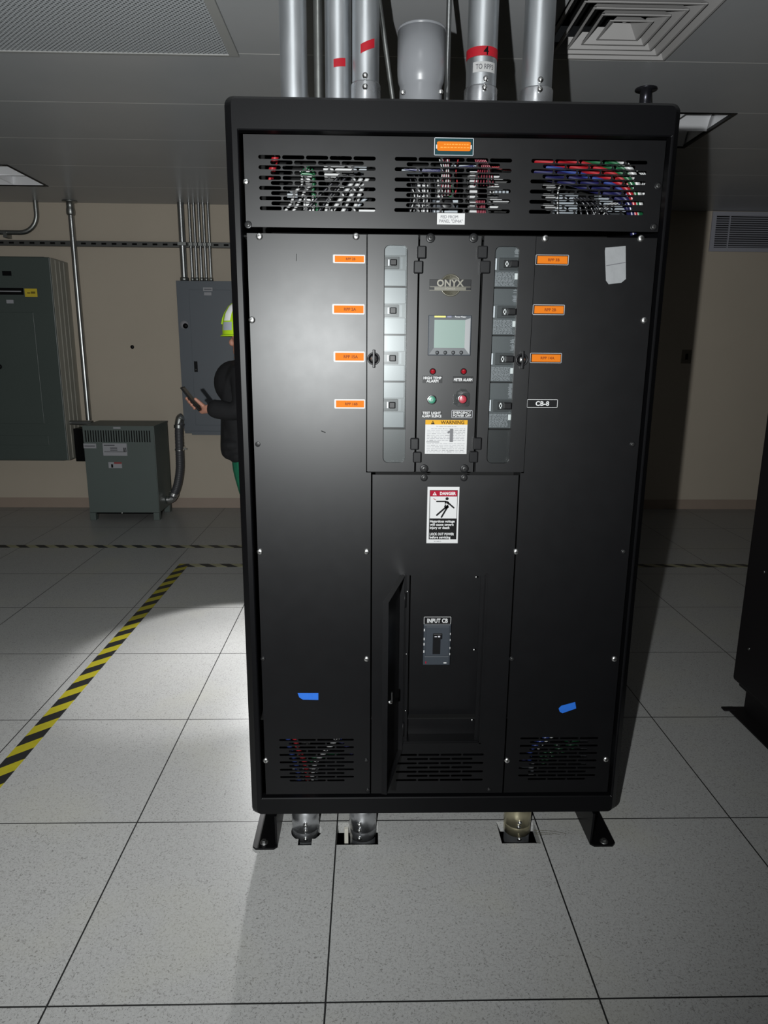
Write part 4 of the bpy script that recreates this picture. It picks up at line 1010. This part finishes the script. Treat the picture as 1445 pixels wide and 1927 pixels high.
# flexible conduit from panelboard to transformer
fx_ = thing('flexible_conduit', 'thick dark flexible conduit looping from panelboard side to transformer base', 'conduit', (-1.6, 4.8, .1))
path = smooth_path([(-1.527, 4.80, .80), (-1.545, 4.79, .74), (-1.548, 4.78, .55), (-1.552, 4.77, .40), (-1.575, 4.755, .27), (-1.61, 4.74, .175), (-1.628, 4.735, .155)], 10)
dense = smooth_path([tuple(p) for p in path], 3); rr = [.0335 + (.0015 if i % 4 < 2 else 0) for i in range(len(dense))]
MB().mat(RUB).tube(dense, rr, 18).build('hose', fx_)
MB().mat(GALVD).tube(smooth_path([(-1.514, 4.80, .85), (-1.535, 4.80, .835), (-1.545, 4.797, .79), (-1.546, 4.795, .76)], 5), .034, 16).tube([(-1.546, 4.795, .78), (-1.547, 4.794, .755)], .041, 16).build('elbow_fitting', fx_)
MB().mat(ZINC).tube(smooth_path([(-1.61, 4.74, .165), (-1.63, 4.74, .14), (-1.655, 4.74, .13), (-1.668, 4.74, .13)], 5), .034, 16).tube([(-1.605, 4.742, .19), (-1.615, 4.74, .168)], .041, 16).build('elbow_fitting', fx_)
MB().mat(ZINC).tube([(-1.549, 4.785, .575), (-1.549, 4.785, .56)], .0385, 16).box(-1.60, -1.50, 4.83, 4.835, .56, .575).box(-1.553, -1.545, 4.82, Y1-.001, .56, .575).build('strap', fx_)
q = at_y(249, 653, Y1); tag(MB().mat(BPL).lathe([(.016, 0), (.016, .004), (.010, .008), (0, .009)], (q.x, Y1, q.z), 'y', 20).build('wall_plug'), 'small round black plug in the beige wall above the transformer', 'wall plug')

# ================================================================== BACKGROUND RIGHT
a = at_y(1337, 393, Y1); b = at_y(1337, 475, Y1)
vx0, vx1, vz0, vz1 = 3.02, 3.66, 2.275, 2.595
wv = thing('wall_vent', 'grey louvred air return grille high on the wall near the ceiling', 'vent', ((vx0+vx1)/2, Y1, vz0))
MB().mat(VENT).plate(rect(vx0, vx1, vz0, vz1), [rect(vx0+.035, vx0+.15, vz0+.03, vz1-.03), rect(vx0+.158, vx1-.035, vz0+.03, vz1-.03)], Y1-.016, .015).build('vent_frame', wv, .001)
MB().mat(DARK).box(vx0+.03, vx1-.03, Y1-.003, Y1-.001, vz0+.025, vz1-.025).build('vent_backing', wv)
for k in range(15):
    z = vz0+.038 + k*.0178
    vs = [(xx, yy, zz) for xx in (vx0+.034, vx1-.034) for yy, zz in ((Y1-.014, z-.002), (Y1-.013, z-.003), (Y1-.004, z+.008), (Y1-.005, z+.009))]
    MB().mat(VENT).raw(vs, [(0, 1, 2, 3), (7, 6, 5, 4), (0, 4, 5, 1), (1, 5, 6, 2), (2, 6, 7, 3), (3, 7, 4, 0)]).build('vent_blade', wv)
a = at_y(1283, 658, Y1); b = at_y(1299, 684, Y1)
sw = thing('wall_switch', 'small dark wall plate in the shadow beside the tall cabinet', 'wall switch', ((a.x+b.x)/2, Y1, b.z))
MB().mat(mat('dim_plate', (.16, .14, .11), .5)).box(a.x, b.x, Y1-.008, Y1-.0005, b.z, a.z, .003).build('plate', sw)
MB().mat(BPL).box((a.x+b.x)/2-.012, (a.x+b.x)/2+.012, Y1-.014, Y1-.008, (a.z+b.z)/2-.025, (a.z+b.z)/2+.025, .002).build('rocker', sw)
# the second dark cabinet, seen by its flank
BLK2 = mat('black_cabinet_side', (.006, .005, .0055), .6, spec=.25)
c2x, c2y, z0_ = 1.562, 1.290, .100
c2 = thing('equipment_cabinet', 'black cabinet cut off by the picture edge, seen by its flank', 'cabinet', (2.1, .6, 0))
e2 = MB().mat(BLK2).box(c2x+.03, 2.61, -.2, c2y, z0_, 1.968, .006)
bodyo = e2.build('cabinet_body', c2)
hs = []
sp2 = MB().mat(BLK2)
sp2.box(c2x, c2x+.03, -.2, c2y, z0_+.03, 1.95, .012)
spo = sp2.build('flank_panel', c2)
fm = MB().mat(BLK2).box(c2x-.008, c2x+.075, -.15, c2y+.0, 0, .006); fm.box(c2x+.060, c2x+.067, -.15, c2y-.01, .006, z0_); fm.box(c2x-.03, c2x+.02, c2y-.03, c2y+.0, 0, .008, .003); fm.build('foot_bracket', c2)
for yy, zz in ((1.17, .62), (1.20, .30), (1.17, 1.4)):
    MB().mat(mat('dim_screw', (.2, .2, .2), .35, metal=1)).lathe([(.007, 0), (.006, .003), (0, .004)], (c2x, yy, zz), 'x', 12, flip=-1).build('screw', spo)
lvm = MB().mat(mat('louvre_black', (.012, .012, .012), .4))
for k in range(18): lvm.box(c2x-.003, c2x+.001, .92, 1.06, .36+k*.016, .367+k*.016)
lvm.build('flank_louvres', spo)

# ================================================================== CEILING FITTINGS
def ceiling_light(x0, x1, y0, y1, label):
    t = thing('ceiling_light', label, 'ceiling light', ((x0+x1)/2, (y0+y1)/2, ZC), 'unlit recessed ceiling lights')
    g = .001
    fr_ = MB().mat(BLKR)
    wd = .016
    for (a, b, c, d_) in ((x0+g, x1-g, y0+g, y0+wd), (x0+g, x1-g, y1-wd, y1-g), (x0+g, x0+wd, y0+wd, y1-wd), (x1-wd, x1-g, y0+wd, y1-wd)): fr_.box(a, b, c, d_, ZC-.004, ZC+.012)
    fr_.build('light_frame', t)
    # parabolic trough reflectors, one per lamp
    tr = MB().mat(REFL); N = 2; span = (y1-y0-2*wd)/N
    for i in range(N):
        ya = y0+wd+span*i; n_ = 10; vs = []
        for k in range(n_+1):
            s = -1+2*k/n_; zz = ZC+.10*(1-s*s*s*s)*.9+.003
            vs += [(x0+wd, ya+span*(s+1)/2, zz), (x1-wd, ya+span*(s+1)/2, zz)]
        tr.raw(vs, [(2*k, 2*k+1, 2*k+3, 2*k+2) for k in range(n_)], True)
    tr.build('reflector', t)
    hs_ = MB().mat(REFL)
    hs_.box(x0+g, x1-g, y0+g, y0+.004, ZC, ZC+.11); hs_.box(x0+g, x1-g, y1-.004, y1-g, ZC, ZC+.11); hs_.box(x0+g, x0+.004, y0, y1, ZC, ZC+.11); hs_.box(x1-.004, x1-g, y0, y1, ZC, ZC+.11); hs_.box(x0+g, x1-g, y0+g, y1-g, ZC+.105, ZC+.11)
    hs_.build('housing', t)
    nb = 5
    for i in range(1, nb):
        xx = x0+wd + (x1-x0-2*wd)*i/nb
        for j in range(N):
            ya = y0+wd+span*j
            vs = [(xx-.012, ya, ZC+.055), (xx-.012, ya+span, ZC+.055), (xx-.002, ya, ZC+.004), (xx-.002, ya+span, ZC+.004), (xx+.002, ya, ZC+.004), (xx+.002, ya+span, ZC+.004), (xx+.012, ya, ZC+.055), (xx+.012, ya+span, ZC+.055)]
            MB().mat(REFL).raw(vs, [(0, 1, 3, 2), (2, 3, 5, 4), (4, 5, 7, 6), (6, 7, 1, 0)]).build('louvre_blade', t)
    for i in range(N):
        yc_ = y0+wd+span*(i+.5); MB().mat(TUBE).tube([(x0+.03, yc_, ZC+.065), (x1-.03, yc_, ZC+.065)], .0127, 12).build('lamp_tube', t)
    MB().mat(REFL).box(x0+wd, x1-wd, y0+wd+span-.003, y0+wd+span+.003, ZC+.002, ZC+.02).build('centre_rib', t)
ceiling_light(*HOLES[0], 'unlit louvred ceiling light behind the top corner of the tall cabinet')
ceiling_light(*HOLES[1], 'unlit louvred ceiling light above the switchboard')
# square air diffuser of stepped cones
dx0, dx1, dy0, dy1 = HOLES[2]; dcx, dcy = (dx0+dx1)/2, (dy0+dy1)/2
df = thing('ceiling_diffuser', 'square stepped air diffuser in the ceiling', 'air diffuser', (dcx, dcy, ZC))
MB().mat(CEILM).raw([(dx0, dy0, ZC), (dx1, dy0, ZC), (dx1, dy1, ZC), (dx0, dy1, ZC)] + [(dcx+sx*.262, dcy+sy*.262, ZC) for sx, sy in ((-1, -1), (1, -1), (1, 1), (-1, 1))],
    [(0, 4, 5, 1), (1, 5, 6, 2), (2, 6, 7, 3), (3, 7, 4, 0)]).build('tile_border', df)
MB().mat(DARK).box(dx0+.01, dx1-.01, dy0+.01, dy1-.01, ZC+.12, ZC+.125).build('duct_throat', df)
halfs = [.262, .215, .170, .125, .080]
for k, h in enumerate(halfs):
    hi = h-.048 if k < 4 else .0
    zo, zi = ZC-.012-.0*k, ZC+.030
    mb = MB().mat(DIFF)
    sq = lambda hh, zz: [(dcx+sx*hh, dcy+sy*hh, zz) for sx, sy in ((-1, -1), (1, -1), (1, 1), (-1, 1))]
    if k < 4:
        vs = sq(h, zo) + sq(h, zo-.002) + sq(h-.008, zo-.002) + sq(hi+.006, zi) + sq(hi+.006, zi+.002) + sq(h, zo+.003)
        fs = [(r_*4+i, r_*4+(i+1) % 4, (r_+1)*4+(i+1) % 4, (r_+1)*4+i) for r_ in range(5) for i in range(4)]
    else:
        vs = sq(h, zo) + sq(h, zo-.002) + sq(h-.008, zo-.002) + sq(.028, zi) + sq(.028, zi+.002)
        fs = [(r_*4+i, r_*4+(i+1) % 4, (r_+1)*4+(i+1) % 4, (r_+1)*4+i) for r_ in range(4) for i in range(4)] + [(12, 13, 14, 15)]
    mb.raw(vs, fs).build('diffuser_cone', df)
MB().mat(ZINC).lathe([(.008, 0), (.008, .012)], (dcx, dcy, ZC+.016), 'z', 10).build('centre_screw', df)
# perforated return panel
pf = MB().mat(PERFM).box(cx(-2)+.008, cx(0)-.008, cyy(-1)+.008, cyy(0)-.008, ZC-.006, ZC-.0005)
pg = thing('perforated_panel', 'perforated metal ceiling panel in the corner of the view', 'ceiling panel', ((cx(-2)+cx(0))/2, (cyy(-1)+cyy(0))/2, ZC))
pf.build('perforated_sheet', pg)
FRM = mat('panel_trim_metal', (.30, .30, .29), .5)
pm = MB().mat(FRM)
for (a, b, c, d_) in ((cx(-2)-.005, cx(0)+.03, cyy(0)-.008, cyy(0)+.004), (cx(0)-.008, cx(0)+.03, cyy(-1), cyy(0)-.008), (cx(-2)-.005, cx(-2)+.008, cyy(-1), cyy(0)-.008), (cx(-2)-.005, cx(0)+.03, cyy(-1)-.005, cyy(-1)+.008)): pm.box(a, b, c, d_, ZC-.010, ZC-.0005)
pm.build('panel_frame', pg)
# pipe through the ceiling behind the cabinet top
px_, py_ = 1.372, 2.275
cp2 = thing('ceiling_conduit', 'slim upright pipe with a round ceiling collar over the cabinet top', 'conduit', (px_, py_, 0))
MB().mat(STEEL).tube([(px_, py_, 0), (px_, py_, ZC)], .014, 16).build('tube', cp2)
MB().mat(mat('dark_collar', (.05, .05, .06), .3, metal=.8)).lathe([(.022, -.10), (.026, -.06), (.026, -.008), (.05, -.006), (.05, -.0005), (.02, -.0005)], (px_, py_, ZC), 'z', 20).build('ceiling_collar', cp2)

# ================================================================== FLOOR TAPES
def floor_tape(x0, x1, y0, y1, label, along):
    me = bpy.data.meshes.new('hazard_tape'); z = .0011
    vs = [(x0, y0, z), (x1, y0, z), (x1, y1, z), (x0, y1, z), (x0, y0, .0001), (x1, y0, .0001), (x1, y1, .0001), (x0, y1, .0001)]
    me.from_pydata(vs, [], [(0, 1, 2, 3), (0, 4, 5, 1), (1, 5, 6, 2), (2, 6, 7, 3), (3, 7, 4, 0)])
    uv = me.uv_layers.new(name='uv')
    for lp_ in me.loops:
        v = me.vertices[lp_.vertex_index].co
        uv.data[lp_.index].uv = (v.y+10, 10-v.x) if along == 'y' else (v.x+10, v.y+10)
    me.materials.append(TAPEM if along == 'y' else TAPEDIM)
    return tag(link('hazard_tape', me), label, 'floor tape', 'yellow and black floor tapes')
floor_tape(-1.180, -1.112, -.4, 3.262, 'striped yellow-black floor tape running from the front towards the back wall', 'y')
floor_tape(-1.112, 4.6, 3.194, 3.262, 'striped floor tape crossing behind the cabinet, joined to the long one', 'x')
floor_tape(-5.2, .9, 3.660, 3.726, 'striped floor tape crossing in front of the transformer, nearest the wall', 'x')
# ================================================================== PERSON
SKIN = mat('skin', (.42, .20, .14), .5, var=.08, vscale=30)
JKT = mat('black_jacket', (.010, .010, .011), .8, spec=.2, var=.2, vscale=20, bump=.3, bscale=60)
GRN = mat('green_trousers', (.012, .13, .07), .8, spec=.2, var=.1, vscale=20)
HAT = mat('lime_hard_hat', (.50, .78, .02), .35)
STRP = mat('reflective_strip', (.95, .95, .95), .4)
def skin_mesh(name, verts, edges, radii, root=0, sub=2):
    me = bpy.data.meshes.new(name); me.from_pydata(verts, edges, []); o = bpy.data.objects.new(name, me); COL.objects.link(o)
    o.modifiers.new('skin', 'SKIN'); sl = me.skin_vertices[0].data
    for i, r in enumerate(radii):
        sl[i].radius = r if isinstance(r, tuple) else (r, r); sl[i].use_root = (i == root)
    sb_ = o.modifiers.new('sub', 'SUBSURF'); sb_.levels = sub; sb_.render_levels = sub
    bpy.context.view_layer.update()
    dg = bpy.context.evaluated_depsgraph_get(); res = bpy.data.meshes.new_from_object(o.evaluated_get(dg))
    bpy.data.objects.remove(o)
    return res
def to_mb(mb, me):
    mb.raw([v.co.copy() for v in me.vertices], [list(p.vertices) for p in me.polygons], True); return mb
def ellipsoid(mb, c, rx, ry, rz):
    bm = bmesh.new(); bmesh.ops.create_uvsphere(bm, u_segments=20, v_segments=14, radius=1)
    for v in bm.verts: v.co = Vector((c[0]+v.co.x*rx, c[1]+v.co.y*ry, c[2]+v.co.z*rz))
    mb.frombm(bm, True)
def remesh(mb, name, parent, size, mt):
    me = bpy.data.meshes.new(name); me.from_pydata(mb.v, [], mb.f); o = bpy.data.objects.new(name, me); COL.objects.link(o)
    rm = o.modifiers.new('r', 'REMESH'); rm.mode = 'VOXEL'; rm.voxel_size = size; rm.use_smooth_shade = True
    s_ = o.modifiers.new('s', 'SMOOTH'); s_.iterations = 3; s_.factor = .5
    bpy.context.view_layer.update(); dg = bpy.context.evaluated_depsgraph_get(); res = bpy.data.meshes.new_from_object(o.evaluated_get(dg)); bpy.data.objects.remove(o)
    res.materials.clear(); res.materials.append(mt)
    for p in res.polygons: p.use_smooth = True
    return link(name, res, parent)
BX, BY = -.560, 2.65
V, E, R = [], [], []
def add(p, r, par=None):
    V.append(p); R.append(r); i = len(V)-1
    if par is not None: E.append((par, i))
    return i
pel = add((BX, BY, .86), .095); spi = add((BX-.01, BY, 1.02), .105, pel); che = add((BX-.01, BY, 1.20), .115, spi); nk0 = add((BX, BY, 1.335), .055, che); nk1 = add((BX+.012, BY, 1.40), .05, nk0); hd = add((BX+.02, BY, 1.47), .072, nk1); hd2 = add((BX+.022, BY, 1.55), .075, hd)
hand_pts = {}
PHC = Vector((-.842, 2.475, 1.156)); PA = Vector((-.60, 0, .80)); PN = Vector((.80, 0, .60))
for s, nm in ((-1, 'near'), (1, 'far')):
    hip = add((BX+.01, BY+s*.080, .80), .068, pel); kn = add((BX+.05, BY+s*.09, .45), .055, hip); an = add((BX+.15, BY+s*.09, .09), .038, kn); hl = add((BX+.10, BY+s*.095, .035), .034, an); to = add((BX+.0, BY+s*.10, .028), .028, hl)
    sh = add((BX, BY+s*.165, 1.285), .055, che)
    if s == -1:
        el = add((BX-.02, BY-.205, 1.075), .042, sh); wr = add((-.755, 2.475, 1.108), .027, el)
        pm_ = add(tuple(PHC - PA*.100 + PN*.010 + Vector((0, .018, 0))), .024, wr); p2 = add(tuple(PHC - PA*.050 - PN*.012 + Vector((0, .062, 0))), .020, pm_)
        for k in range(4):
            c = PHC + PA*(-.048+.021*k); l = (.92, 1, .97, .8)[3-k]
            a1 = add(tuple(c + Vector((0, .050, 0)) - PN*.010), .0095, p2)
            a2 = add(tuple(c + Vector((0, .030, 0)) - PN*.019), .0092, a1); a3 = add(tuple(c + Vector((0, -.020*l, 0)) - PN*.0185), .0088, a2); a4 = add(tuple(c + Vector((0, -.046*l, 0)) - PN*.006), .0078, a3)
        b1 = add(tuple(PHC - PA*.072 + PN*.024 + Vector((0, .012, 0))), .013, pm_); b2 = add(tuple(PHC - PA*.03 + PN*.020 + Vector((0, -.004, 0))), .011, b1); b3 = add(tuple(PHC - PA*.004 + PN*.0165 + Vector((0, -.012, 0))), .009, b2)
    else:
        el = add((BX+.06, BY+.20, 1.03), .042, sh); wr = add((BX+.07, BY+.20, .82), .027, el); pm_ = add((BX+.06, BY+.195, .765), .026, wr)
        for k in range(4):
            a1 = add((BX+.085-.02*k, BY+.19, .725), .0095, pm_); a2 = add((BX+.083-.02*k, BY+.185, .690), .009, a1); a3 = add((BX+.08-.02*k, BY+.172, .662), .008, a2)
        b1 = add((BX+.025, BY+.175, .755), .012, pm_); b2 = add((BX+.012, BY+.165, .72), .010, b1)
body = MB(); to_mb(body, skin_mesh('b', V, E, R))
hx_, hz_ = BX+.006, 1.462
ellipsoid(body, (hx_, BY, hz_+.03), .095, .075, .105); ellipsoid(body, (hx_-.03, BY, hz_-.045), .062, .056, .062)      # skull, jaw
ellipsoid(body, (hx_-.098, BY, hz_-.012), .016, .011, .020); ellipsoid(body, (hx_-.088, BY, hz_+.012), .010, .008, .026)   # nose
ellipsoid(body, (hx_-.080, BY, hz_-.055), .014, .022, .006); ellipsoid(body, (hx_-.080, BY, hz_-.068), .013, .020, .006); ellipsoid(body, (hx_-.072, BY, hz_-.092), .018, .02, .015)
for s in (-1, 1):
    ellipsoid(body, (hx_+.012, BY+s*.076, hz_-.002), .018, .008, .030); ellipsoid(body, (hx_-.080, BY+s*.030, hz_+.018), .010, .013, .008); ellipsoid(body, (hx_-.079, BY+s*.030, hz_+.036), .012, .018, .006)
person = remesh(body, 'person', None, .0045, SKIN)
hair = MB(); ellipsoid(hair, (BX+.030, BY, 1.490), .085, .079, .085)
remesh(hair, 'hair', person, .006, mat('dark_hair', (.015, .010, .008), .6))
tag(person, 'person in lime hard hat and black jacket looking at a phone behind the cabinet', 'person')
# jacket
V, E, R = [], [], []
hem = add((BX-.015, BY, .80), (.175, .175)); w1_ = add((BX-.03, BY, .90), (.165, .165), hem); w2_ = add((BX-.025, BY, 1.05), (.135, .15), w1_); c1_ = add((BX-.03, BY, 1.20), (.145, .165), w2_); c2_ = add((BX-.01, BY, 1.31), (.10, .12), c1_); c3_ = add((BX, BY, 1.375), (.066, .066), c2_)
for s in (-1, 1):
    sh = add((BX, BY+s*.165, 1.285), .075, c1_)
    if s == -1: el = add((BX-.02, BY-.205, 1.085), .062, sh); f_ = add((-.68, 2.46, 1.10), .060, el); wr = add((-.768, 2.474, 1.110), .050, f_)
    else: el = add((BX+.06, BY+.20, 1.03), .062, sh); wr = add((BX+.07, BY+.20, .835), .045, el)
jk = MB(); to_mb(jk, skin_mesh('j', V, E, R))
ellipsoid(jk, (BX-.085, BY-.03, 1.235), .105, .13, .12); ellipsoid(jk, (BX-.07, BY-.02, 1.05), .085, .13, .18); ellipsoid(jk, (BX-.085, BY-.02, .905), .085, .14, .055); ellipsoid(jk, (BX-.05, BY-.02, .845), .085, .14, .06)
remesh(jk, 'jacket', person, .007, JKT)
V, E, R = [], [], []
p_ = add((BX, BY, .90), .15); h_ = add((BX, BY, .82), .155, p_)
for s in (-1, 1):
    hip = add((BX+.015, BY+s*.085, .72), .112, h_); kn = add((BX+.055, BY+s*.09, .45), .078, hip); an = add((BX+.15, BY+s*.09, .10), .062, kn)
trs = MB(); to_mb(trs, skin_mesh('t', V, E, R)); remesh(trs, 'trousers', person, .007, GRN)
for s in (-1, 1):
    bt = MB(); ellipsoid(bt, (BX+.085, BY+s*.095, .045), .135, .052, .045); ellipsoid(bt, (BX+.15, BY+s*.09, .09), .055, .05, .07)
    for i, v in enumerate(bt.v): bt.v[i] = (v[0], v[1], max(v[2], .0))
    remesh(bt, 'boot', person, .006, mat('black_boot', (.012, .011, .010), .5))
# hard hat
hcx, hcz = BX-.004, 1.487
hat = MB().mat(HAT)
prof = [(1.0, 0), (1.0, .03), (.975, .07), (.90, .115), (.74, .152), (.50, .174), (.22, .183), (0, .184)]
nn_ = 40; vs = []; fs = []
for r_, h_ in prof:
    for k in range(nn_):
        q = 2*PI*k/nn_; vs.append((hcx + r_*.135*math.cos(q), BY + r_*.115*math.sin(q), hcz + h_))
for i in range(len(prof)-1):
    for k in range(nn_): a, b = i*nn_+k, i*nn_+(k+1) % nn_; fs.append((a, b, b+nn_, a+nn_))
hat.raw(vs, fs, True)
vs = []; fs = []
for k in range(nn_+1):
    q = 2*PI*k/nn_; ext = .007 + .006*max(0, -math.cos(q))**2
    for e_, z in ((0, .006), (ext, -.002), (ext, -.006), (0, .0)): vs.append((hcx + (.134+e_)*math.cos(q), BY + (.114+e_*.6)*math.sin(q), hcz + z))
for k in range(nn_):
    for j in range(4): fs.append((4*k+j, 4*k+(j+1) % 4, 4*k+4+(j+1) % 4, 4*k+4+j))
hat.raw(vs, fs, True)
for off in (-.03, 0, .03):   # raised ribs over the crown
    pth = [(hcx + .137*math.cos(a)*(1 if True else 1), BY+off*math.sin(a), hcz + .03 + .155*math.sin(a)) for a in [PI*k/16 for k in range(1, 16)]]
    hat.tube(pth, .006, 8)
ho = hat.build('hard_hat', person)
def on_hat(q, h):
    for (r0, h0), (r1, h1) in zip(prof, prof[1:]):
        if h0 <= h <= h1: r_ = r0 + (r1-r0)*(h-h0)/(h1-h0); break
    return (hcx + (r_*.135+.0018)*math.cos(q), BY + (r_*.115+.0018)*math.sin(q), hcz + h)
def hat_patch(name, q0, q1, h0, h1, mt, taper=0.0):
    mb = MB().mat(mt); n_ = 8; m_ = 10; vs = []
    for i in range(m_+1):
        h = h0 + (h1-h0)*i/m_
        for k in range(n_+1): vs.append(on_hat(q0 + (q1-q0)*k/n_ + taper*i/m_, h))
    mb.raw(vs, [(i*(n_+1)+k, i*(n_+1)+k+1, (i+1)*(n_+1)+k+1, (i+1)*(n_+1)+k) for i in range(m_) for k in range(n_)], True)
    return mb.build(name, ho)
qc = 1.18*PI
lab(hat_patch('reflective_strip', qc-.02, qc+.40, .075, .165, STRP, .10), 'white reflective strip')
lab(hat_patch('hat_sticker', qc-.06, qc+.50, .026, .068, mat('hat_sticker', (.42, .45, .52), .5)), 'small grey sticker')
# phone held in the hand
ph = thing('phone', 'dark phone held up in the hand of the person', 'phone', tuple(PHC))
pv = []
for a_ in (-.076, .076):
    for w_ in (-.036, .036):
        for n_ in (-.0045, .0045): pv.append(PHC + PA*a_ + Vector((0, w_, 0)) + PN*n_)
phm = MB().mat(BPL).raw(pv, [(0, 1, 3, 2), (4, 6, 7, 5), (0, 4, 5, 1), (2, 3, 7, 6), (0, 2, 6, 4), (1, 5, 7, 3)]); phm.build('phone_case', ph, .002)
sv = [PHC + PA*a_ + Vector((0, w_, 0)) + PN*.0048 for a_, w_ in ((-.070, -.032), (-.070, .032), (.070, .032), (.070, -.032))]
MB().mat(mat('dark_glass', (.01, .01, .014), .1)).raw(sv, [(0, 1, 2, 3)]).build('phone_screen', ph)
